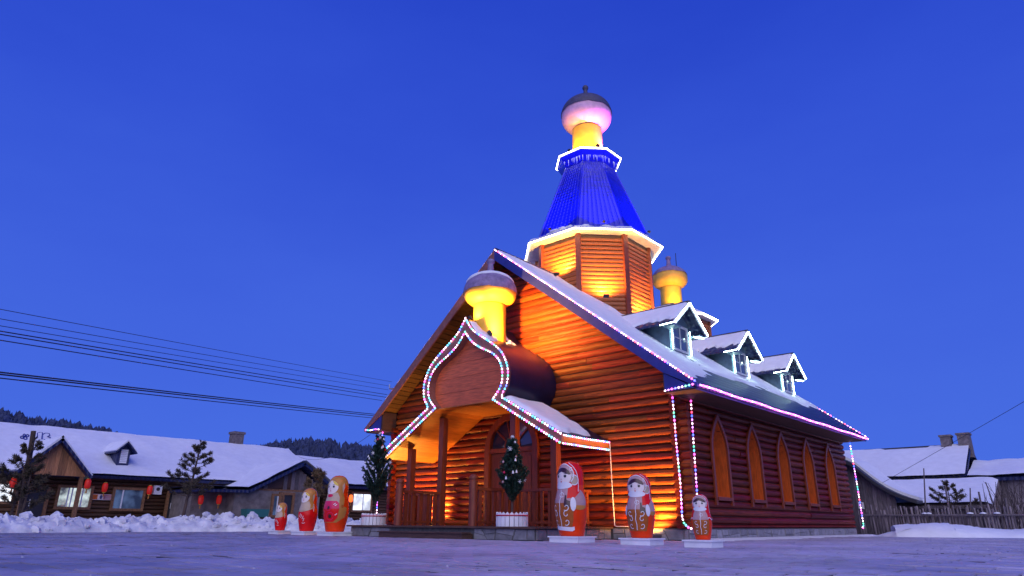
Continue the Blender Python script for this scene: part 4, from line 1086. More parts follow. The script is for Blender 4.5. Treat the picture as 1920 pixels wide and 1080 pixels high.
# ------------------------------------------------------------------ fir trees
def needle_brush(mb, a, b, r, n, rnd, wn=.006, upb=.25):
    a, b = Vector(a), Vector(b); d = (b-a); L_ = d.length; d.normalize(); s = d.cross(Vector((0, 0, 1)))
    if s.length < .05: s = Vector((1, 0, 0))
    s.normalize(); t = s.cross(d)
    for i in range(n):
        p = a+d*L_*rnd.random(); an = rnd.uniform(0, 6.283); o = (s*math.cos(an)+t*math.sin(an)+d*rnd.uniform(.35, .9)).normalized()
        e_ = p+o*r*rnd.uniform(.7, 1.15); q = o.cross(Vector((rnd.uniform(-1, 1), rnd.uniform(-1, 1), rnd.uniform(-1, 1)))).normalized()*wn
        mb.add([p-q, p+q, e_+q*.4, e_-q*.4], [(0, 1, 2, 3)])
def christmas_tree(pos, H, widths, label, seed, zbase):
    rnd = random.Random(seed); root = thing('christmas_tree', label, 'christmas tree', pos, 0, 'decorated trees on the porch deck')
    P = Vector(pos); m = MB(); m.tube([P, P+Vector((.01, 0, H*.5)), P+Vector((0, .01, H*.97))], .024, 7, r1=.008); m.build('trunk', 'bark', root)
    br = MB(); nd = MB(); tips = []
    def wat(t):
        for (t0, w0), (t1, w1) in zip(widths, widths[1:]):
            if t0 <= t <= t1: return w0+(w1-w0)*(t-t0)/(t1-t0)
        return .02
    nb = 76
    for i in range(nb):
        t = .22+.72*i/nb+rnd.uniform(-.01, .01); a = i*2.4+rnd.uniform(-.3, .3)
        rise = .62 if t < .55 else .30
        tt = min(.98, t+.13); w_ = wat(tt)*rnd.uniform(.8, 1.12)
        b0 = P+Vector((0, 0, H*(t-.10 if t < .5 else t))); b1 = P+Vector((w_*math.cos(a), w_*math.sin(a), H*tt+ (w_*rise-.08)*.5))
        br.tube([b0, b0.lerp(b1, .5)+Vector((0, 0, -.02)), b1], .008, 5, r1=.003)
        L_ = (b1-b0).length
        needle_brush(nd, b0.lerp(b1, .12), b1, .060, int(420*L_)+60, rnd, .008)
        for k in range(2):
            f = rnd.uniform(.5, .85); c0 = b0.lerp(b1, f); an = a+rnd.choice((-1, 1))*rnd.uniform(.5, 1.0); c1 = c0+Vector((math.cos(an), math.sin(an), .5))*rnd.uniform(.06, .13)
            needle_brush(nd, c0, c1, .055, 60, rnd, .008); tips.append(c1)
        tips.append(b1)
    needle_brush(nd, P+Vector((0, 0, H*.72)), P+Vector((0, 0, H)), .06, 320, rnd, .008)
    br.build('branches', 'bark', root, kind='stuff'); nd.build('needles', 'needles', root, kind='stuff')
    cam2 = (CAM-P); cam2.z = 0; cam2.normalize()
    vis = [p for p in tips if (p-P).dot(cam2) > -.02 and p.z > P.z+H*.42]; rnd.shuffle(vis)
    for k, p in enumerate(vis[:15]):
        p = p+cam2*.03
        if k % 3 == 0:
            m = MB(); q = p-Vector((0, 0, .03)); s_ = cam2.cross(Vector((0, 0, 1)))
            for an in (0, 60, 120):
                d = s_*math.cos(R(an))+Vector((0, 0, math.sin(R(an)))); m.beam(q-d*.055, q+d*.055, .012, .012, cam2)
            m.build('snowflake', 'white', root)
        elif k % 3 == 1:
            m = MB(); m.lathe([(0, -.035), (.026, -.022), (.035, 0), (.026, .022), (.008, .034), (.008, .05), (0, .05)], p-Vector((0, 0, .06)), 10); auto_smooth(m.build('bauble', rnd.choice(('d_pink', 'd_white', 'd_red', 'd_grey')), root), 60)
        else:
            m = MB(); m.lathe([(.030, -.07), (.022, -.03), (.010, .0), (0, .012)], p-Vector((0, 0, .02)), 10); auto_smooth(m.build('bell', 'd_white', root), 60)
    m = MB(); q = P+Vector((0, 0, H+.02))
    for an in range(0, 180, 36): d = cam2.cross(Vector((0, 0, 1)))*math.cos(R(an+90))+Vector((0, 0, math.sin(R(an+90)))); m.beam(q-d*.05, q+d*.05, .014, .014, cam2)
    m.build('tree_star', 'd_white', root); return root
def picket_planter(pos, r, h, label, npk=22):
    root = thing('picket_planter', label, 'planter', pos, 0, 'round white picket planters'); P = Vector(pos)
    m = MB(); m.lathe([(r-.05, 0), (r-.05, h*.80)], P, 24); m.build('tub', 'white_soil', root)
    m = MB(); m.lathe([(0, h*.78), (r-.06, h*.82), (r-.08, h*.90), (0, h*.95)], P, 20); m.build('soil_cover', 'ribbon', root)
    base = MB(); w_ = math.pi*r/npk*.86; base.prism([(-w_, 0), (w_, 0), (w_, h*.86), (0, h), (-w_, h*.86)], lambda p, k: (p[0], -.011+.022*k, p[1]))
    o0 = base.build('picket', 'white', None); me = o0.data; bpy.data.objects.remove(o0)
    for i in range(npk):
        a = 2*math.pi*i/npk; o = bpy.data.objects.new('picket', me); COL.objects.link(o); o.parent = root; o.location = (r*math.cos(a), r*math.sin(a), 0); o.rotation_euler = (0, 0, a+math.pi/2)
    m = MB(); m.tube([P+Vector(((r+.016)*math.cos(2*math.pi*i/32), (r+.016)*math.sin(2*math.pi*i/32), h*.76)) for i in range(33)], .018, 6); m.build('garland', 'ribbon', root)
    return root
PR = on(1, -2.18, 960, 985); PL = on(1, -2.1, 700, 985)
picket_planter((PR.x, -2.18, .319), .40, .35, 'round white picket planter on the porch front right of the steps')
christmas_tree((PR.x, -2.18, .62), at(math.hypot(PR.x-CAM.x, -2.18-CAM.y), 959, 818).z-.66, [(0, .03), (.22, .10), (.50, .43), (.56, .41), (.62, .24), (.72, .24), (.86, .12), (1, .02)], 'slim decorated fir tree with snowflakes in front of the church door', 4, .32)
picket_planter((-3.28, -2.1, .319), .37, .35, 'round white picket planter at the left end of the porch')
christmas_tree((-3.24, -2.1, .60), at(math.hypot(-3.2-CAM.x, -2.1-CAM.y), 716, 812).z-.64, [(0, .03), (.22, .14), (.50, .50), (.60, .42), (.75, .30), (.88, .14), (1, .03)], 'dark decorated fir tree at the left end of the porch', 9, .32)
# ------------------------------------------------------------------ ground and paving
m = MB(); rings = [0, 6, 12, 20, 35, 60, 120, 250, 500, 1200]; n = 48; v = [(0, 0, -.012)]; fs = []
for r_ in rings[1:]:
    for i in range(n): a = 2*math.pi*i/n; v.append((r_*math.cos(a), r_*math.sin(a), -.012))
for i in range(n): fs.append((0, 1+i, 1+(i+1) % n))
for j in range(len(rings)-2):
    for i in range(n): fs.append((1+j*n+i, 1+j*n+(i+1) % n, 1+(j+1)*n+(i+1) % n, 1+(j+1)*n+i))
m.add(v, fs); ground = m.build('ground', 'ground', kind='structure')
SX, SY = .60, .30
m = MB(); m.add([(-13.4, -18, -.008), (22, -18, -.008), (22, 12.3, -.008), (-13.4, 12.3, -.008)], [(0, 1, 2, 3)]); m.build('paving_bed', 'joint_dark', ground)
base = MB(); g = .013; base.prism([(g, g), (SX-g, g), (SX-g, SY-g), (g, SY-g)], lambda p, k: ((p[0]-SX/2)*(1 if k == 0 else .988), (p[1]-SY/2)*(1 if k == 0 else .98), -.02 if k == 0 else .004))
o0 = base.build('paving_slab', 'paving', None); slab_me = o0.data; bpy.data.objects.remove(o0)
rnd = random.Random(21); cells = []
hx = math.sqrt(1)  # frustum test on the ground
def in_view(x, y, mg=.6):
    d = Vector((x, y, 0))-CAM; z = d.dot(_fwd); return z > 1 and abs(d.dot(_r2))/z*FPX < 960+mg*FPX/z and -d.dot(_u2)/z*FPX < 540+60
for iy in range(-60, 41):
    y = iy*SY
    for ix in range(-22, 36):
        x = ix*SX+(SX/2 if iy % 2 else 0)
        if -6.3 < x < 6.3 and y > .5: continue
        if abs(x) < 3.9 and y > -3.0: continue
        dist = math.hypot(x-CAM.x, y-CAM.y)
        if dist < 34 and in_view(x, y): cells.append((dist, x, y))
cells.sort(); rest = MB()
for k, (dist, x, y) in enumerate(cells):
    z = rnd.uniform(-.006, .006); tx, ty = rnd.gauss(0, .008), rnd.gauss(0, .008)
    worn = rnd.uniform(.45, .82) if noise.noise(Vector((x*.35, y*.35, 4.0)))+rnd.random()*.9 > .78 else 0
    if k < 300:
        o = bpy.data.objects.new('paving_slab', slab_me); COL.objects.link(o); o.parent = ground; o.location = (x, y, z); o.rotation_euler = (tx, ty, rnd.gauss(0, .004))
        if worn: o.scale = (rnd.uniform(.9, 1), worn, 1)
    else:
        a, b = SX/2-g, (SY/2-g)*(worn or 1)
        c = [(x+i*a, y+j*b, z+i*a*tx+j*b*ty) for i, j in ((-1, -1), (1, -1), (1, 1), (-1, 1))]
        rest.add(c+[(p[0], p[1], -.02) for p in c], [(0, 1, 2, 3), (0, 4, 5, 1), (1, 5, 6, 2), (2, 6, 7, 3), (3, 7, 4, 0)])
rest.build('paving_slabs', 'paving', ground, kind='stuff')
# small lumps and crumbs of snow on the square
cr = MB(); rnd = random.Random(8)
for i in range(110):
    dist = rnd.uniform(5.2, 20); u = rnd.uniform(-20, 1940); d = ray(u, 985); h = math.hypot(d.x, d.y); x, y = CAM.x+d.x/h*dist, CAM.y+d.y/h*dist
    if (abs(x) < 4.1 and y > -3.2) or (x < 6.3 and y > .5): continue
    r_ = rnd.uniform(.006, .017); cr.lathe([(0, -.012), (r_, -.003), (r_*.6, r_*.6), (0, r_*.7)], (x, y, 0), 6)
cr.build('snow_crumbs', 'snow_dirty', None, kind='stuff', label='small crumbs of trodden snow scattered on the paved square', category='snow')

def bank(path, wid, hgt, name, label, seed, stepu=.16, nv=22, matn='snow_rough', rough=1.0):
    P = [Vector((*p, 0)) for p in path]; L_ = path_len(P); nu = int(L_/stepu); v = []; fs = []
    for i in range(nu+1):
        s = L_*i/nu; j = 0; acc = 0
        while j < len(P)-2 and acc+(P[j+1]-P[j]).length < s: acc += (P[j+1]-P[j]).length; j += 1
        d = (P[j+1]-P[j]); p = P[j]+d*((s-acc)/d.length); d.normalize(); nr = Vector((-d.y, d.x, 0))
        end = min(1, s/.8, (L_-s)/.8)
        for k in range(nv+1):
            t = k/nv; q = math.sin(math.pi*t)**.55; hh = hgt(s)*q*end
            x = p+nr*wid(s)*(t-.0)
            vd_ = noise.voronoi(Vector((x.x*2.9, x.y*2.9, seed+t)))[0]; w_ = .30*fbm(x.x*.9, x.y*.9, seed)+(.42*(.45-vd_[0])+.22*min(.5, vd_[1]-vd_[0]) if rough > .8 else 0)+.12*fbm(x.x*6, x.y*6, seed+7, 3)
            jit = Vector((fbm(s*2, t*6, seed+9), fbm(s*2, t*6, seed+12), 0))*.10*rough
            v.append(x+jit+Vector((0, 0, -.06+max(0, hh*(1+w_*rough)+.10*w_*rough*q*end))))
    for i in range(nu):
        for k in range(nv): fs.append((i*(nv+1)+k, (i+1)*(nv+1)+k, (i+1)*(nv+1)+k+1, i*(nv+1)+k+1))
    m = MB(); m.add(v, fs); o = m.build(name, matn, None, kind='structure'); o['label'] = label
    auto_smooth(o, 32); return o
LEFT_BANK = bank([(-13.6, -12.5), (-14.1, -9.2), (-14.7, -6), (-14.9, -3), (-13.6, .5), (-11.5, 4), (-8, 9)], lambda s: 3.0, lambda s: .54+.06*math.sin(s*.7), 'snow_bank', 'rough ploughed snowbank across the square on the left', 2, stepu=.11, nv=30)
def curve_h(s): return .20+.36*math.exp(-((s-3.6)/2.2)**2)+.14*math.exp(-((s-8.2)/2.5)**2)
bank([(6.1, 15.6), (7.6, 14.2), (9.6, 14.9), (11.6, 16.6), (14.5, 19), (18, 22)], lambda s: 2.6, curve_h, 'snow_bank', 'smooth snow mound in front of the stick fence on the right', 6, stepu=.14, rough=.45, matn='snow')
m = snow_sheet((6.1, .9, -.01), (0, 1, 0), (1, 0, 0), 15, 1.2, .12, lambda u, v: .06*min(1, (.55+.45*fbm(u*.6, 3)-v)/.3), 'snow_drift', None, kind='structure')

def chunks(bank_o, n, seed, label):
    rnd = random.Random(seed); vs_ = [v.co for v in bank_o.data.vertices if v.co.z > .02]; m = MB()
    for i in range(n):
        p = rnd.choice(vs_)+Vector((rnd.gauss(0, .05), rnd.gauss(0, .05), 0)); r_ = .035+.20*rnd.random()**4; v = []; fs = []; nn = 6; ph = rnd.random()*6
        for j in range(4):
            t = math.pi*(j+.35)/3.7
            for k in range(nn): a = ph+6.283*k/nn; q = rnd.uniform(.7, 1.25); v.append((p.x+r_*q*math.sin(t)*math.cos(a)*1.25, p.y+r_*q*math.sin(t)*math.sin(a)*1.25, p.z-r_*.1+r_*.85*q*math.cos(t)))
        for j in range(3):
            for k in range(nn): fs.append((j*nn+k, j*nn+(k+1) % nn, (j+1)*nn+(k+1) % nn, (j+1)*nn+k))
        fs.append(tuple(range(nn))); m.add(v, fs)
    o = m.build('snow_chunks', 'snow_rough', bank_o, kind='stuff'); return o
chunks(LEFT_BANK, 620, 5, '')
# ------------------------------------------------------------------ left village houses (facade plane x = FX)
FX = -23.0
def fp(u, v, x=FX): p = on(0, x, u, v); return p.y, p.z
def slab(mb, quad, th=.12):
    q = [Vector(p) for p in quad]; n_ = (q[1]-q[0]).cross(q[3]-q[0]).normalized()
    if n_.z > 0: n_ = -n_
    mb.add(q+[p+n_*th for p in q], [(0, 1, 2, 3), (7, 6, 5, 4), (0, 4, 5, 1), (1, 5, 6, 2), (2, 6, 7, 3), (3, 7, 4, 0)])
def house_window(parent, u0, v0, u1, v1, pane, x=FX+.19, mull=(.33,), trim='cabin_trim'):
    (ya, za), (yb, zb) = fp(u0, v0, x), fp(u1, v1, x); z1, z0 = za, zb
    m = MB(); ring(m, [(ya, z0), (yb, z0), (yb, z1), (ya, z1)], [(ya-.12, z0-.12), (yb+.12, z0-.12), (yb+.12, z1+.12), (ya-.12, z1+.12)], lambda p, k: (x-.05+.10*k, p[0], p[1])); w_ = m.build('window', trim, parent)
    MB().box(x-.04, x-.02, ya, yb, z0, z1).build('pane', pane, w_)
    for f in mull: MB().box(x-.015, x+.02, ya+(yb-ya)*f-.03, ya+(yb-ya)*f+.03, z0, z1).build('mullion', 'white', w_)
    return w_
def house_door(parent, u0, v0, u1, x=FX+.16, leaf='dark_metal'):
    (ya, za), (yb, _) = fp(u0, v0, x), fp(u1, v0, x)
    m = MB(); m.box(x-.04, x+.08, ya-.14, ya, 0, za+.14); m.box(x-.04, x+.08, yb, yb+.14, 0, za+.14); m.box(x-.04, x+.08, ya, yb, za, za+.14); d = m.build('door', 'cabin_trim', parent)
    MB().box(x-.02, x+.02, ya, yb, 0, za).build('leaf', leaf, d)
    MB().box(x+.02, x+.05, ya+.12, ya+.16, 1.0, 1.3).build('handle', 'white', d)
yA, zE = fp(-90, 893); yB, _ = fp(345, 908); zE = 2.45; zR = 4.95; RXX = -27.4
y538 = fp(538, 857, RXX)[0]
h1 = thing('log_house', 'long brown log house with snowy roof and gabled entrance on the left', 'house', (FX-2, (yA+yB)/2, 0))
w_ = MB(); w_.box(FX-8.5, FX, yA, y538, -.1, zE+.1).build('wall', 'cabin_log', h1); wl = h1.children[-1]
for i in range(13):
    m = MB(); log_piece(m, yA-.1, yB, None, None, .1+i*.185, 1, FX+.02, .09, 8, .093); m.build('log', 'cabin_log', wl, smooth=True)
sl1 = MB()
for xe, xr in ((FX+.65, RXX), (RXX-4.9, RXX)):
    slab(sl1, [(xr, yA-.5, zR), (xr, y538, zR), (xe, y538, zE), (xe, yA-.5, zE)], .14)
rf1 = sl1.build('roof', 'roof_blue', h1)
lv = math.hypot(FX+.65-RXX, zR-zE); V_ = Vector((FX+.65-RXX, 0, zE-zR))
snow_sheet((RXX, yA-.5, zR+.02), (0, 1, 0), V_, y538-yA+.5, lv, .22, lambda u, v: (.13+.05*fbm(u*.7, v*.7, 2))*min(1, (lv-v+.02)/.1+.4)*max(-.4, min(1, (v-.05+.5*fbm(u*.9, v*.4, 21)+.42)/.2)), 'snow_cover', rf1, kind='stuff')
# traced number in the roof snow
def roofpt(u, v):
    d = ray(u, v); nrm = Vector((zR-zE, 0, FX+.65-RXX)).normalized(); O = Vector((RXX, 0, zR+.175)); t = (O-CAM).dot(nrm)/d.dot(nrm); return CAM+d*t
def z2(P, ox, oy, s): return [roofpt(ox+x*s, oy+y*s) for x, y in P]
tn = MB()
def blob(cx, cy, r1, r2, n=14): return [(cx+r1*math.cos(6.283*i/n), cy+r2*math.sin(6.283*i/n)) for i in range(n+1)]
for P in (blob(45.5, 816, 2.2, 2), blob(51.5, 817, 2.4, 2.2), blob(41, 820, 2.5, 2.4), blob(47.5, 821.5, 3, 2.6),
          [(70, 821), (70, 812.5), (74, 811), (79.5, 811.5), (78.5, 823.5)],
          [(80, 815), (84, 812.5), (92, 813), (93.5, 816), (89, 819), (94, 820), (94.5, 824), (90, 826), (82, 824.5)]):
    tn.tube([roofpt(*p) for p in P], .028, 5)
tn.build('traced_number', 'paint_blue', rf1)
# roof vent dormer
o = roofpt(228, 858); y0, y1 = roofpt(213, 872).y, roofpt(243, 872).y; yc = (y0+y1)/2; hw = (y1-y0)/2
xf = roofpt(228, 873).x; zb = roofpt(228, 873).z-.1; zt = on(0, xf, 232, 828).z; ze = on(0, xf, 232, 846).z
m = MB(); m.prism([(-hw*.72, zb), (hw*.72, zb), (hw*.72, ze), (0, zt-.1), (-hw*.72, ze)], lambda p, k: (xf-2.0*(1-k), yc+p[0], p[1])); vd = m.build('roof_dormer', 'roof_blue', h1)
for s in (-1, 1):
    m = MB(); slab(m, [(xf-2.2, yc, zt), (xf+.3, yc, zt), (xf+.3, yc+s*hw*1.35, ze-.08), (xf-2.2, yc+s*hw*1.35, ze-.08)], .06); m.build('dormer_roof', 'roof_blue', vd)
    m = MB(); slab(m, [(xf-2.2, yc, zt+.12), (xf+.25, yc, zt+.10), (xf+.25, yc+s*hw*1.3, ze+.02), (xf-2.2, yc+s*hw*1.3, ze+.04)], .09); m.build('snow_cover', 'snow', vd, kind='stuff')
for i in range(8):
    z_ = zb+.22+i*.085; MB().box(xf+.005, xf+.03, yc-hw*.42, yc+hw*.42, z_, z_+.075).build('vent_slat', 'white', vd)
# gabled entrance
GX = FX+1.5
gt, gl, gr = fp(114, 822, GX), fp(26, 882, GX), fp(170, 893, GX)
eg = MB(); eg.prism([(fp(50, 889, GX)[0], 2.35), (fp(160, 893, GX)[0], 2.35), (gt[0], gt[1]-.16)], lambda p, k: (GX-.10+.02*k, p[0], p[1])); eg_o = eg.build('entrance_gable', 'cabin_log', h1)
gy0, gy1 = fp(49, 889, GX)[0], fp(161, 893, GX)[0]; nb = 14
for i in range(nb):
    a, b = gy0+(gy1-gy0)*i/nb, gy0+(gy1-gy0)*(i+.96)/nb
    def top(y): return gt[1]-.16-abs(y-gt[0])*((gt[1]-2.2)/((gr[0]-gl[0])/2))*.93
    m = MB(); m.prism([(a, 2.32), (b, 2.32), (b, max(2.4, top(b))), ((a+b)/2, max(2.4, top((a+b)/2))), (a, max(2.4, top(a)))], lambda p, k: (GX-.08+.03*k, p[0], p[1])); m.build('board', 'gable_board', eg_o)
for s, e_ in ((-1, gl), (1, gr)):
    xb = RXX+ (zR-gt[1])/((zR-zE)/(FX+.65-RXX))-.4
    m = MB(); slab(m, [(xb, gt[0], gt[1]), (GX+.35, gt[0], gt[1]), (GX+.35, e_[0], e_[1]-.05), (FX-.8, e_[0], e_[1]-.05)], .12); ro = m.build('entrance_roof', 'roof_blue', h1)
    m = MB(); slab(m, [(xb, gt[0], gt[1]+.12), (GX+.30, gt[0], gt[1]+.12), (GX+.30, e_[0], e_[1]+.05), (FX-.8, e_[0], e_[1]+.05)], .10); m.build('snow_cover', 'snow', ro, kind='stuff')
py = fp(155, 893, GX)[0]; MB().box(GX-.18, GX-.04, py-.08, py+.08, 0, 2.32).build('post', 'cabin_trim', h1)
py = fp(52, 893, GX)[0]; MB().box(GX-.18, GX-.04, py-.08, py+.08, 0, 2.32).build('post', 'cabin_trim', h1)
house_door(h1, 54, 918, 88)
house_window(h1, 114, 914, 164, 951, 'win_cool', mull=(.28, .40, .74))
house_window(h1, 217, 918, 263, 954, 'win_dim', mull=(.28,))
house_window(h1, -30, 906, 20, 940, 'win_white', mull=(.5,))
house_door(h1, 318, 926, 340)

# second house: grey walls, wide low gable
G2 = -19.6
t2, r2_, l2 = fp(566, 868, G2), fp(612, 906, G2), fp(462, 919, G2); yl = fp(368, 924, G2)[0]
h2 = thing('grey_house', 'grey plastered house with wide low snowy gable behind the dolls', 'house', (G2-1, t2[0], 0))
m = MB(); m.box(G2-4, G2, fp(440, 930, G2)[0], r2_[0]-.35, -.1, 1.95); w2 = m.build('wall', 'grey_plaster', h2)
m = MB(); m.box(G2-5, G2-.9, yl+.2, fp(440, 930, G2)[0], -.1, 1.80); m.build('wing_wall', 'grey_plaster', h2)
m = MB(); m.prism([(l2[0]+.3, 1.96), (r2_[0]-.35, 1.96), (r2_[0]-.35, r2_[1]-.2), (t2[0], t2[1]-.25), (l2[0]+.3, l2[1]-.05)], lambda p, k: (G2-.35+.1*k, p[0], p[1])); m.build('gable_wall', 'wood_dark', h2)
for i in range(16):
    a = l2[0]+.6+i*(r2_[0]-l2[0]-1.1)/16; b = a+(r2_[0]-l2[0]-1.1)/16*.94
    if fp(535, 890, G2)[0] > (a+b)/2 > fp(505, 890, G2)[0] or i % 5 == 3: continue
    zt_ = min(t2[1]-.35-abs((a+b)/2-t2[0])*(t2[1]-r2_[1])/(r2_[0]-t2[0])*.95 if (a+b)/2 > t2[0] else t2[1]-.35-(t2[0]-(a+b)/2)*(t2[1]-l2[1])/(t2[0]-l2[0])*.95, 9)
    if zt_ > 2.05: MB().box(G2-.24, G2-.21, a, b, 1.97, zt_).build('gable_board', 'weathered', h2)
MB().box(G2-.2, G2-.05, l2[0]+.2, r2_[0]-.3, 1.93, 2.05).build('tie_beam', 'cabin_trim', h2)
BK = -26.5
m = MB(); slab(m, [(BK, t2[0], t2[1]), (G2+.35, t2[0], t2[1]), (G2+.35, r2_[0]+.1, r2_[1]-.05), (BK, r2_[0]+.1, r2_[1]-.05)], .14); rfa = m.build('roof', 'roof_blue', h2)
m = MB(); q1, q2 = (l2[0], l2[1]), (yl, 1.92)
slab(m, [(BK, t2[0], t2[1]), (G2+.35, t2[0], t2[1]), (G2+.35, q1[0], q1[1]), (BK, q1[0], q1[1])], .14); slab(m, [(BK, q1[0], q1[1]), (G2+.35, q1[0], q1[1]), (G2+.1, q2[0], q2[1]), (BK, q2[0], q2[1])], .14); rfb = m.build('roof', 'roof_blue', h2)
for pts, pp in (([(t2[0], t2[1]), (r2_[0]+.1, r2_[1]-.05)], rfa), ([(t2[0], t2[1]), (q1[0], q1[1])], rfb), ([(q1[0], q1[1]), (q2[0], q2[1])], rfb)):
    (a, za), (b, zb_) = pts; vv = Vector((0, b-a, zb_-za)); snow_sheet((BK, a, za+.02), (1, 0, 0), vv, G2+.35-BK, vv.length, .25, lambda u, v: .13+.03*fbm(u, v, 5), 'snow_cover', pp, kind='stuff')
house_window(h2, 514, 930, 525, 966, 'win_dim', G2+.06, mull=(.5,)); house_door(h2, 528, 928, 548, G2+.06)
for u in (466, 500, 442):
    y_ = fp(u, 940, G2-.8)[0]; MB().box(G2-.9, G2-.84, y_-.38, y_+.38, .1, 1.62).build('shutter_door', 'blue_door', h2)
# chimney and third house
cy_, cz = fp(444, 838, RXX); ct = fp(444, 809, RXX)[1]
ch = MB(); ch.box(RXX-.5, RXX+.1, cy_-.34, cy_+.34, zR-.5, ct).build('chimney', 'brick', h1)
MB().box(RXX-.56, RXX+.16, cy_-.40, cy_+.40, ct-.16, ct-.02).build('chimney_cap', 'brick', h1)
h3 = thing('far_house', 'far log house with snowy roof and lit white window beside the porch tree', 'house', (FX-2, y538+6, 0))
y3 = fp(760, 870, RXX)[0]+3; z3 = fp(620, 863, RXX)[1]; e3 = fp(660, 912, FX+.6)[1]
m = MB(); m.box(FX-7, FX, y538+.2, y3, -.1, e3+.05); m.build('wall', 'cabin_log', h3); w3 = h3.children[-1]
for i in range(14):
    m = MB(); log_piece(m, y538+.2, y3, None, None, .1+i*.185, 1, FX+.02, .09, 8, .093); m.build('log', 'cabin_log', w3, smooth=True)
sl3 = MB()
for xe in (FX+.6, RXX-5): slab(sl3, [(RXX, y538+.1, z3), (RXX, y3+.4, z3), (xe, y3+.4, e3), (xe, y538+.1, e3)], .14)
r3 = sl3.build('roof', 'roof_blue', h3); V_ = Vector((FX+.6-RXX, 0, e3-z3))
snow_sheet((RXX, y538+.1, z3+.02), (0, 1, 0), V_, y3-y538+.3, V_.length, .25, lambda u, v: (.13+.05*fbm(u*.7, v*.7, 6))*max(-.4, min(1, (v+.5*fbm(u*.9, v*.4, 25)+.40)/.2)), 'snow_cover', r3, kind='stuff')
house_window(h3, 663, 926, 694, 957, 'win_white', mull=(.55,), trim='cabin_trim')

# lanterns, sign, dish, boxes
def lantern(p, lit, label, s=.34):
    p = Vector(p); t = thing('red_lantern', label, 'lantern', p, 0, 'red lanterns under the village eaves')
    m = MB(); prof = [(s*.26, -s), (s*.42, -s*.8), (s*.48, -s*.35), (s*.48, .0), (s*.42, s*.42), (s*.26, s*.6)]; m.lathe(prof, p, 14); auto_smooth(m.build('shade', 'lantern_lit' if lit else 'lantern_red', t), 60)
    for z in (-s, s*.6): m = MB(); m.lathe([(s*.26, z-.025), (s*.26, z+.025)], p, 12); m.build('rim', 'd_yellow', t)
    m = MB(); m.tube([p+Vector((0, 0, -s)), p+Vector((0, 0, -s*1.75))], .022, 5, r1=.035); m.build('tassel', 'd_gold', t)
    m = MB(); m.tube([p+Vector((0, 0, s*.6)), p+Vector((0, 0, s*1.3))], .008, 4); m.build('hanger', 'cable', t)
for u, v, x, lit, lab in ((25, 903, FX+.5, 0, 'red lantern half hidden by the small pine at the far left'), (165, 905, GX+.1, 0, 'red lantern on the entrance post of the log house'), (197, 912, FX+.45, 0, 'red lantern above the bright wall poster'), (281, 917, FX+.45, 0, 'red lantern right of the dark blue window'), (377, 935, G2-.5, 0, 'left red lantern under the grey house wing'), (411, 935, G2-.5, 0, 'right red lantern under the grey house wing, beside the blue door'), (658, 933, FX+.4, 1, 'glowing red lantern by the far lit window')):
    p = on(0, x, u, v); lantern(p, lit, lab, .27)
(ya, za), (yb, zb_) = fp(171, 926, FX+.14), fp(211, 938, FX+.14)
sg = MB(); sg.box(FX+.115, FX+.15, ya, yb, zb_, za); so = sg.build('wall_poster', 'd_face'); tag(so, 'wide orange and pink poster on the log house wall', 'poster')
L_ = yb-ya
mat('poster_orange', (.75, .16, .02), .5, .5, 6); mat('poster_pink', (.62, .28, .26), .5, .2, 5); mat('poster_white', (.7, .68, .72), .5); mat('poster_ink', (.08, .09, .22), .5)
MB().box(FX+.151, FX+.156, ya+.02, ya+L_*.30, zb_+.02, za-.02).build('poster_panel', 'poster_orange', so)
MB().box(FX+.151, FX+.156, ya+L_*.56, yb-.02, zb_+.02, za-.02).build('poster_panel', 'poster_pink', so)
m = MB(); m.prism(ell(ya+L_*.45, (za+zb_)/2, L_*.055, (za-zb_)*.36, 16), lambda p, k: (FX+.151+.006*k, p[0], p[1])); m.build('poster_figure', 'poster_ink', so)
for k in range(2): MB().box(FX+.157, FX+.160, ya+L_*.64, yb-L_*.06, zb_+(za-zb_)*(.28+.24*k), zb_+(za-zb_)*(.34+.24*k)).build('poster_line', 'poster_white', so)
def dish(p, r_, label):
    t = thing('satellite_dish', label, 'satellite dish', (p.x, p.y, 0)); m = MB()
    d = (CAM-p); d.z = 2.5; d = Vector((1, -.45, .25)).normalized(); q = d.to_track_quat('Z', 'Y').to_matrix(); v = []; fs = []
    for j in range(5):
        for i in range(20): a = 6.283*i/20; rr = r_*j/4; v.append(p+q@Vector((rr*math.cos(a), rr*math.sin(a), .35*rr*rr/r_)))
    for j in range(4):
        for i in range(20): fs.append((j*20+i, j*20+(i+1) % 20, (j+1)*20+(i+1) % 20, (j+1)*20+i))
    m.add(v, fs); m.build('reflector', 'grey_metal', t, smooth=True)
    m = MB(); m.tube([p, p+q@Vector((0, 0, r_*.9))], .02, 5); m.build('feed_arm', 'dark_metal', t)
    m = MB(); m.tube([(p.x-.1, p.y, 0), (p.x-.1, p.y, p.z), p], .035, 6); m.build('mast', 'dark_metal', t)
dish(on(0, FX+1.6, 360, 938), .42, 'grey satellite dish between log house and grey house')
p = on(0, FX+.2, 295, 918); bx_ = thing('wall_unit', 'small white ventilation unit under the log house eave', 'vent unit', p)
MB().box(p.x-.1, p.x+.1, p.y-.2, p.y+.2, p.z-.24, p.z+.2).build('case', 'white', bx_); m = MB(); m.lathe([(.0, 0), (.09, 0), (.09, .01), (0, .01)], (0, 0, 0), 12); mo = m.build('fan', 'dark_metal', bx_); mo.matrix_parent_inverse = Matrix(); mo.location = (.102, 0, .02); mo.rotation_euler = (0, R(90), 0)
p = on(0, G2+.9, 478, 962); m = MB(); m.prism([(-.55, .0), (.55, .0), (.62, .38), (-.62, .38)], lambda q, k: (p.x-.3+.6*k, p.y+q[0], q[1]+.62)); tr = thing('green_trough', 'green planter trough showing above the snowbank', 'trough', (p.x, p.y, 0))
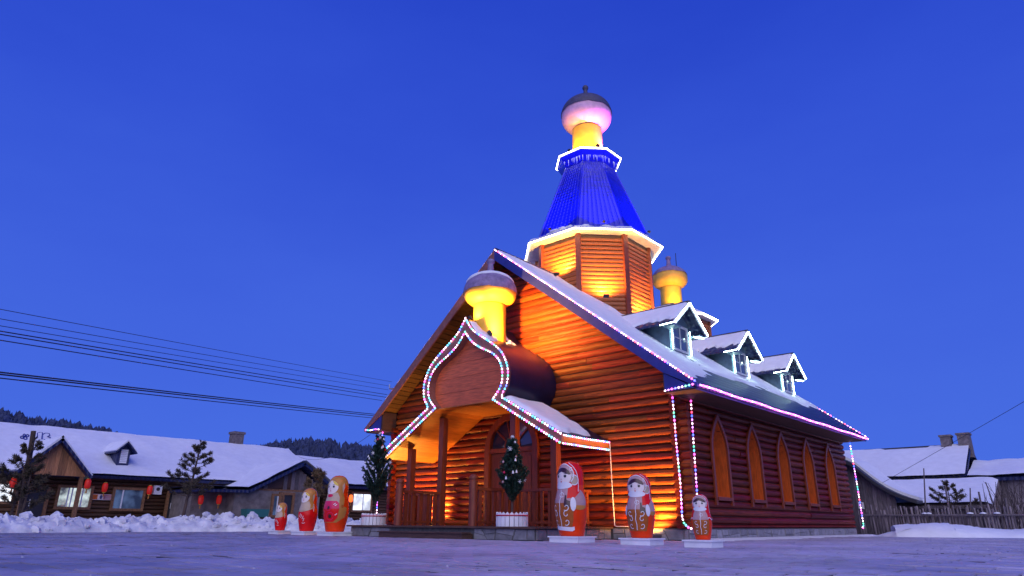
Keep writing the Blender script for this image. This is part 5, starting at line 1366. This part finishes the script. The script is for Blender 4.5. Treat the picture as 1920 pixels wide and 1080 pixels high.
m.build('box', 'teal', tr); MB().box(p.x-.22, p.x+.22, p.y-.4, p.y+.4, 0, .618).build('stand', 'wood_dark', tr)

# ------------------------------------------------------------------ background trees
def pine(base, H, wid, label, seed, nb=34, needle='needles_pine', lean=(0, 0), bare=.28, dens=1.0, name='pine_tree', nl=.13):
    rnd = random.Random(seed); P = Vector(base); root = thing(name, label, 'tree', P); top = P+Vector((lean[0], lean[1], H))
    m = MB(); pts = [P.lerp(top, i/6)+Vector((rnd.gauss(0, .012), rnd.gauss(0, .012), 0))*H*.4*(i > 0) for i in range(7)]; m.tube(pts, H*.022, 7, r1=H*.006); m.build('trunk', 'bark', root)
    br = MB(); nd = MB()
    for i in range(nb):
        t = bare+(1-bare-.03)*(i/nb)+rnd.uniform(-.02, .02); a = i*2.4+rnd.uniform(-.5, .5); L_ = wid*(1-((t-bare)/(1-bare))*.78)*rnd.uniform(.65, 1.15)
        k = min(5, int(t*6)); b0 = pts[k].lerp(pts[k+1], t*6-k); up = rnd.uniform(.25, .6)
        b1 = b0+Vector((math.cos(a)*L_, math.sin(a)*L_, L_*up)); mid = b0.lerp(b1, .5)-Vector((0, 0, L_*.10))
        br.tube([b0, mid, b1], H*.006, 5, r1=H*.0022)
        for c0, c1, cnt in ((mid, b1, 70),):
            needle_brush(nd, c0, c1, nl, int(cnt*dens), rnd, .012)
        for q in range(3):
            f = rnd.uniform(.35, .95); c0 = mid.lerp(b1, f) if f > .5 else b0.lerp(mid, f*2); an = a+rnd.choice((-1, 1))*rnd.uniform(.5, 1.1); c1 = c0+Vector((math.cos(an), math.sin(an), .6))*L_*.35
            br.tube([c0, c1], H*.003, 4); needle_brush(nd, c0.lerp(c1, .2), c1, nl, int(42*dens), rnd, .012)
    needle_brush(nd, pts[5], top+Vector((0, 0, .1)), nl, int(70*dens), rnd, .012)
    c = br.build('branches', 'bark', root, kind='stuff'); nd.build('crown', needle, root, kind='stuff'); return root
def ground_at(dist, u): p = at(dist, u, 985); return (p.x, p.y, 0)
b = ground_at(35.2, 338); pine(b, at(35.2, 352, 829).z, 1.05, 'lone young pine standing behind the left snowbank', 3, nb=30, lean=(.25, .25), bare=.34, dens=1.1)
b = ground_at(33.5, 12); pine(b, at(33.5, 30, 826).z, 1.1, 'sparse pine at the left edge of the square beside the pole', 8, nb=22, lean=(.1, .2), bare=.32)
b = ground_at(33.0, 36); pine(b, at(33, 40, 868).z, .8, 'low scraggy pine in front of the log house door', 12, nb=16, bare=.3)
b = ground_at(33.5, 585); pine(b, at(33.5, 580, 880).z, .80, 'bare brownish pine behind the middle doll', 15, nb=14, needle='needles_bush', bare=.5, nl=.15)
m = MB(); p = at(33.8, 42, 960); q = at(33.8, 63, 808); m.tube([(p.x, p.y, 0), q], .12, 8, r1=.09); po = m.build('wooden_pole', 'bark'); tag(po, 'leaning wooden pole in front of the log house on the left', 'pole')
m = MB()
for i in range(4): a = Vector((p.x, p.y, 0)).lerp(q, .55+.11*i); m.tube([a+Vector((.13, 0, 0)), a+Vector((-.1, .16, .25))], .03, 5)
m.build('wire_wrap', 'dark_metal', po)

# ------------------------------------------------------------------ hill and forest
def hill_profile(pts, dist, name, depth, seed, drop=0):
    v = []; fs = []; P = [at(dist, u, vv) for u, vv in pts]; back = [at(dist+depth, u, vv+9) for u, vv in pts]; n = len(P)
    for p in P: v += [(p.x, p.y, -1), (p.x, p.y, p.z*.62)]
    for k, p in enumerate(back): v.append((p.x, p.y, p.z))
    for k, p in enumerate(back): v.append((p.x, p.y, -1))
    for i in range(n-1): fs += [(2*i, 2*i+2, 2*i+3, 2*i+1), (2*i+1, 2*i+3, 2*n+i+1, 2*n+i), (2*n+i, 2*n+i+1, 3*n+i+1, 3*n+i)]
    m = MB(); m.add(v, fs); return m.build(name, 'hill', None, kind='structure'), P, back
def forest(P, back, hgt_, nper, seed, label):
    rnd = random.Random(seed); m = MB(); n = len(P)
    for i in range(n-1):
        for k in range(nper):
            f, t = rnd.random(), rnd.random()**1.5; a = P[i].lerp(P[i+1], f); b_ = back[i].lerp(back[i+1], f); z0 = a.z*.62+(b_.z-a.z*.62)*(1-t)
            c = a.lerp(b_, 1-t); H = hgt_*rnd.uniform(.65, 1.15); r_ = H*rnd.uniform(.17, .30); nn = 6; v = []; fs = []; lev = 5; ph = rnd.random()*6
            rnds = rnd.random() < .45
            for j in range(lev+1):
                q = j/lev
                rr = r_*((math.sin(math.pi*min(1, .12+q*.88))**.7) if rnds else (1-q)**.85*(1 if j % 2 == 0 else .72))
                for s in range(nn): aa = ph+6.283*s/nn; w_ = 1+.45*rnd.uniform(-1, 1); v.append((c.x+rr*w_*math.cos(aa), c.y+rr*w_*math.sin(aa), z0-H*.15+H*q*(1+.05*rnd.uniform(-1, 1))))
            for j in range(lev):
                for s in range(nn): fs.append((j*nn+s, j*nn+(s+1) % nn, (j+1)*nn+(s+1) % nn, (j+1)*nn+s))
            m.add(v, fs)
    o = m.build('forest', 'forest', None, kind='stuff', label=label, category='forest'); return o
hp1 = [(-260, 770), (-120, 772), (0, 782), (60, 795), (120, 803), (180, 813), (230, 826)]
_, P, B = hill_profile(hp1, 210, 'hill', 60, 1); forest(P, B, 5.0, 170, 3, 'dark wooded hillside above the log house on the far left')
hp2 = [(230, 838), (330, 836), (420, 841), (480, 846), (520, 834), (580, 828), (640, 834), (700, 843), (780, 850), (900, 858), (1100, 870)]
_, P, B = hill_profile(hp2, 260, 'hill', 80, 2); forest(P, B, 5.6, 150, 5, 'dark wooded hill behind the grey house and the church')

# ------------------------------------------------------------------ utility pole and wires
pb = ground_at(50, 741); up = thing('utility_pole', 'utility pole with crossarms rising behind the left roof edge', 'utility pole', pb)
zt = at(50, 733, 707).z; m = MB(); m.tube([pb, (pb[0], pb[1], zt)], .14, 8, r1=.10); m.build('shaft', 'weathered', up)
side = Vector((_r2.x, _r2.y, 0)).normalized()
ends_top = []
for v_, half in ((728, 1.05), (748, 1.1)):
    z_ = at(50, 728, v_).z; c = Vector((pb[0], pb[1], z_)); m = MB(); m.beam(c-side*half, c+side*half*.9, .08, .10); ca = m.build('crossarm', 'weathered', up)
    for f in (-1, -.45, .45, .9):
        m = MB(); q = c+side*half*f+Vector((0, 0, .05)); m.lathe([(.03, 0), (.05, .06), (.03, .1), (.06, .16), (.03, .28), (0, .30)], q, 8); m.build('insulator', 'white_soil', ca)
def wire(a, b, sag, r_, label, grp='overhead power lines'):
    a, b = Vector(a), Vector(b); P = [a.lerp(b, i/24)-Vector((0, 0, sag*4*(i/24)*(1-i/24))) for i in range(25)]; m = MB(); m.tube(P, r_, 5); tag(m.build('power_line', 'cable'), label, 'power line', grp)
def wires(v0, v1, u1, r_, label, d0=24.0, sag=.06):
    # runs from the pole to a point well past the left frame edge
    a = at(50, u1, v1); u0 = -320; k = (v0-v1)/(0-u1); vv = v1+k*(u0-u1)-6
    b = at(d0, u0, vv); wire(a+(b-a)*1.7, a, sag*1.7, r_, label)
for v0, v1, u1, r_, lab in ((578, 716, 735, .012, 'highest thin power line, topmost of the set'), (596, 724, 732, .012, 'second thin power line from the top'), (609, 731, 728, .012, 'third thin power line from the top'), (619, 740, 726, .020, 'upper cable of the middle pair'), (625, 745, 724, .020, 'lower cable of the middle pair'), (636, 751, 716, .018, 'single cable just under the middle pair'), (696, 777, 705, .026, 'upper cable of the lowest thick bundle'), (700, 780, 705, .026, 'middle cable of the lowest thick bundle'), (707, 784, 702, .020, 'lowest cable of the whole set')):
    wires(v0, v1, u1, r_, lab)
_a, _b = at(30, 1655, 905), at(22, 2010, 697)
wire(_a, _a+(_b-_a)*2.6, .05, .007, 'single service wire rising to the right edge of the picture')
wire((-6.9, .2, 3.6), on(0, -24.5, 560, 856), .5, .008, 'thin wire from the left church eave to the village roofs')

# ------------------------------------------------------------------ right side: fence, shed, houses
FY = 18.6
def yp_(u, v, y): p = on(1, y, u, v); return p.x, p.z
x0, x1 = 5.2, yp_(1990, 960, FY)[0]
fence = thing('stick_fence', 'rough fence of upright weathered sticks with one rail behind the snow mound', 'fence', ((x0+x1)/2, FY, 0))
rnd = random.Random(31); x = x0; stick_me = []
for k in range(5):
    b_ = MB(); b_.tube([(0, 0, 0), (.01*k-.02, .01, .5), (0, 0, 1.0)], .05, 5, r1=.034); o0 = b_.build('stick', 'weathered', None, smooth=True); stick_me.append(o0.data); bpy.data.objects.remove(o0)
while x < x1:
    hh = rnd.uniform(1.02, 1.22)*(1.2 if rnd.random() < .05 else 1)
    o = bpy.data.objects.new('stick', rnd.choice(stick_me)); COL.objects.link(o); o.parent = fence; o.location = (x-fence.location.x, rnd.uniform(-.05, .05), -.05); o.scale = (rnd.uniform(.75, 1.5), 1, hh+.05); o.rotation_euler = (rnd.gauss(0, .02), rnd.gauss(.0, .05), rnd.random()*6)
    x += rnd.uniform(.085, .15)
rz = yp_(1750, 966, FY)[1]; m = MB(); m.tube([(x0, FY-.12, rz), ((x0+x1)/2, FY-.13, rz-.01), (x1, FY-.12, rz)], .045, 6); m.build('rail', 'weathered', fence)
for u in (1735, 1742, 1820, 1844, 1870):
    xx = yp_(u, 962, FY)[0]; m = MB(); m.lathe([(0, 0), (.13, .005), (.11, .05), (0, .075)], (xx, FY-.12, rz+.04), 8); m.build('snow_clump', 'snow', fence, smooth=True)
def stick(u0, v0, u1, v1, y, r_, label, nm='bare_pole'):
    a, b_ = on(1, y, u0, v0), on(1, y, u1, v1); a.z = 0; m = MB(); m.tube([a, b_], r_, 6, r1=r_*.6); tag(m.build(nm, 'weathered'), label, 'pole')
stick(1734, 985, 1732, 878, FY+.5, .04, 'thin straight pole standing behind the fence')
stick(1784, 985, 1772, 910, FY+.3, .055, 'dark leaning branch left of the small snowy pine')
stick(1817, 985, 1819, 915, FY+.3, .04, 'short upright stick right of the small pine')
stick(1846, 985, 1835, 922, FY+.3, .06, 'thick slanted stick above the fence')
stick(1880, 985, 1848, 904, FY+1.2, .035, 'long slanting stick against the snowy roof')
p = on(1, FY+1.0, 1790, 985); pine((p.x, p.y, 0), on(1, FY+1.0, 1778, 905).z, .95, 'small sparse pine behind the stick fence', 22, nb=16, bare=.5, dens=.8, name='small_pine', nl=.10)
# bare shrubs at the far right
def shrub(base, H, n, label, seed):
    rnd = random.Random(seed); root = thing('bare_shrub', label, 'shrub', base); P = Vector(base); m = MB()
    for i in range(n):
        a = rnd.uniform(0, 6.28); l = rnd.uniform(.5, 1)*H; b0 = P+Vector((rnd.gauss(0, .25), rnd.gauss(0, .2), 0)); b1 = b0+Vector((math.cos(a)*l*.22, math.sin(a)*l*.22, l)); mid = b0.lerp(b1, .5)+Vector((rnd.gauss(0, .05), 0, 0)); m.tube([b0, mid, b1], .022, 5, r1=.008)
        for k in range(3):
            f = rnd.uniform(.3, .9); c0 = b0.lerp(b1, f); m.tube([c0, c0+Vector((rnd.gauss(0, .18), rnd.gauss(0, .15), rnd.uniform(.15, .45)))], .009, 4, r1=.004)
    m.build('stems', 'twig', root, kind='stuff')
for u, s in ((1880, 1), (1900, 2), (1918, 3)):
    p = on(1, FY+.9, u, 985); shrub((p.x, p.y, 0), 2.3, 11, ('bare shrub left of two others at the right edge', 'bare shrub between two others at the right edge', 'bare shrub cut by the right edge of the picture')[s-1], s)
# houses behind the fence
HY = 24.0
def rpt(u, v, y=HY): p = on(1, y, u, v); return p
e0, e1 = rpt(1640, 901), rpt(1812, 893); RY = HY+3.2
g0, g1 = rpt(1585, 846, RY), rpt(1816, 836, RY)
rh = thing('village_house', 'house behind the fence with big snowy roof and two chimneys', 'house', ((e0.x+e1.x)/2, HY+3, 0))
ze_, zr_ = e1.z, g1.z; xl, xr = 0.5, e1.x
m = MB(); m.box(xl+.4, xr-.35, HY+.35, HY+6.2, -.1, ze_); m.build('wall', 'cabin_log', rh)
m = MB(); slab(m, [(xl, RY, zr_), (xr, RY, zr_), (xr, HY, ze_), (xl, HY, ze_)], .14); slab(m, [(xl, RY, zr_), (xr, RY, zr_), (xr, HY+6.6, ze_), (xl, HY+6.6, ze_)], .14); rr_ = m.build('roof', 'roof_blue', rh)
V_ = Vector((0, HY-RY, ze_-zr_)); snow_sheet((xl, RY, zr_+.02), (1, 0, 0), V_, xr-xl-.03, V_.length, .22, lambda u, v: (.12+.03*fbm(u*.7, v*.7, 9))*min(1, (v+.1)/.3 if 2.0 < (xr-xl-u) < 4.2 else 1), 'snow_cover', rr_, kind='stuff')
m = MB(); m.tube([(xl, RY, zr_+.05), (xr, RY, zr_+.05)], .09, 6); m.build('ridge_cap', 'dark_metal', rr_)
cn = MB()
for i in range(int((xr-xl)/.22)): x_ = xl+.1+i*.22; cn.lathe([(.07, 0), (.07, .5)], (0, 0, 0), 6) if False else cn.tube([(x_, HY-.03, ze_-.03), (x_, HY+.4, ze_-.03+.4*(zr_-ze_)/(RY-HY))], .06, 6)
cn.build('corrugated_edge', 'dark_metal', rr_, kind='stuff')
for (u, vt, w_) in ((1777, 816, .24), (1811, 812, .27)):
    p = rpt(u, 838, RY); zt_ = rpt(u, vt, RY).z; m = MB(); m.box(p.x-w_, p.x+w_, RY-.3, RY+.4, zr_-.6, zt_-.1); m.box(p.x-w_-.05, p.x+w_+.05, RY-.35, RY+.45, zt_-.095, zt_); m.build('chimney', 'brick', rh)
# second house further right
f0, f1 = rpt(1822, 866, RY), rpt(1990, 860, RY); q0, q1 = rpt(1818, 895), rpt(1990, 892)
rh2 = thing('village_house', 'lower snowy roofed house at the right edge, beside the chimneys', 'house', (q1.x, HY+3, 0))
xa, xb = xr+.05, q1.x+4; zr2, ze2 = f1.z, q1.z
m = MB(); m.box(xa+.4, xb-.4, HY+.35, HY+6, -.1, ze2); m.build('wall', 'weathered', rh2)
m = MB(); slab(m, [(xa, RY, zr2), (xb, RY, zr2), (xb, HY-.1, ze2), (xa, HY-.1, ze2)], .14); slab(m, [(xa, RY, zr2), (xb, RY, zr2), (xb, HY+6.6, ze2), (xa, HY+6.6, ze2)], .14); rr2 = m.build('roof', 'roof_blue', rh2)
V_ = Vector((0, HY-.1-RY, ze2-zr2)); snow_sheet((xa, RY, zr2+.02), (1, 0, 0), V_, xb-xa, V_.length, .2, lambda u, v: (.14+.05*fbm(u*.7, v*.9, 11))*min(1, (v+.05+.2*fbm(u*1.3, 2))/.25), 'snow_cover', rr2, kind='stuff')
for i in range(26):
    x_ = xa+.45+i*(xb-xa-.9)/26; MB().box(x_, x_+(xb-xa-.9)/26*.93, HY+.29, HY+.345, 0, ze2-.05).build('wall_board', 'weathered', rh2)
# low lean-to roof under snow, below the big house's eave
s0, s1 = rpt(1640, 903, HY-1.0), rpt(1868, 903, HY-1.0); zb_ = rpt(1760, 945, HY-3.4).z
lt = thing('lean_to', 'lean-to with smooth snow covered roof below the big house eave', 'shed', ((s0.x+s1.x)/2, HY-2.2, 0))
xe = rpt(1866, 920, HY-2).x
m = MB(); slab(m, [(1.5, HY-.2, ze_-.25), (xe, HY-.2, ze_-.25), (xe, HY-3.6, zb_-.1), (1.5, HY-3.6, zb_-.1)], .12); ro = m.build('roof', 'weathered', lt)
V_ = Vector((0, -3.4, zb_-.1-ze_+.25)); snow_sheet((1.5, HY-.2, ze_-.23), (1, 0, 0), V_, xe-1.5, V_.length, .2, lambda u, v: (.16+.04*fbm(u*.6, v*.6, 13))*min(1, (xe-1.5-u)/.3+.2), 'snow_cover', ro, kind='stuff')
m = MB(); m.box(1.8, xe-.3, HY-3.3, HY-.3, -.1, zb_-.2); m.build('wall', 'weathered', lt)
# shed right behind the church corner, roof falling to the right
SYY = 19.6
a, b_ = on(1, SYY, 1598, 868), on(1, SYY, 1722, 938)
sh = thing('plank_shed', 'dark plank shed with sagging snowy roof right behind the church', 'shed', (b_.x-2, SYY+1.5, 0))
n = 8; top_ = [a.lerp(b_, i/n)-Vector((0, 0, .28*math.sin(math.pi*i/n))) for i in range(n+1)]
top_ = [Vector((a.x-3.5, SYY, a.z+1.9)), Vector((a.x-1.5, SYY, a.z+.85))]+top_
m = MB(); k = len(top_); v = [(p.x, y, p.z+dz) for y in (SYY-.35, SYY+3.4) for dz in (0, -.16) for p in top_]
fs = [];
for i in range(k-1): fs += [(i, i+1, 2*k+i+1, 2*k+i), (k+i, 3*k+i, 3*k+i+1, k+i+1), (i, k+i, k+i+1, i+1), (2*k+i, 2*k+i+1, 3*k+i+1, 3*k+i)]
fs += [(0, 2*k, 3*k, k), (k-1, 2*k-1, 4*k-1, 3*k-1)]
m.add(v, fs); ro = m.build('roof', 'dark_metal', sh)
m = MB(); v = [(p.x, y, p.z+dz) for y in (SYY-.30+.55, SYY+3.4) for dz in (.14, .005) for p in top_]; m.add(v, fs); m.build('snow_cover', 'snow', ro, smooth=False, kind='stuff')
for i in range(40):
    x_ = a.x-3.2+i*.19
    if x_ > b_.x-1.0: break
    zt_ = None
    for p, q in zip(top_, top_[1:]):
        if p.x <= x_ <= q.x: zt_ = p.z+(q.z-p.z)*(x_-p.x)/(q.x-p.x)-.20
    if zt_ and zt_ > .5: MB().box(x_, x_+.18, SYY+.2, SYY+.24, 0, zt_).build('wall_board', 'weathered', sh)
m = MB(); m.box(a.x-3.2, b_.x-1.0, SYY+.26, SYY+3.0, 0, 1.0); m.build('wall', 'wood_dark', sh)
p = on(1, SYY+.15, 1615, 948); mt = thing('meter_box', 'small white meter box on the shed wall by the church corner', 'meter box', p)
MB().box(p.x-.11, p.x+.11, SYY+.08, SYY+.198, p.z-.15, p.z+.15).build('case', 'white', mt); MB().box(p.x-.05, p.x+.05, SYY+.072, SYY+.079, p.z-.0, p.z+.10).build('dial_window', 'dark_metal', mt)

for o in list(bpy.data.objects):
    if '_world' in o: del o['_world']
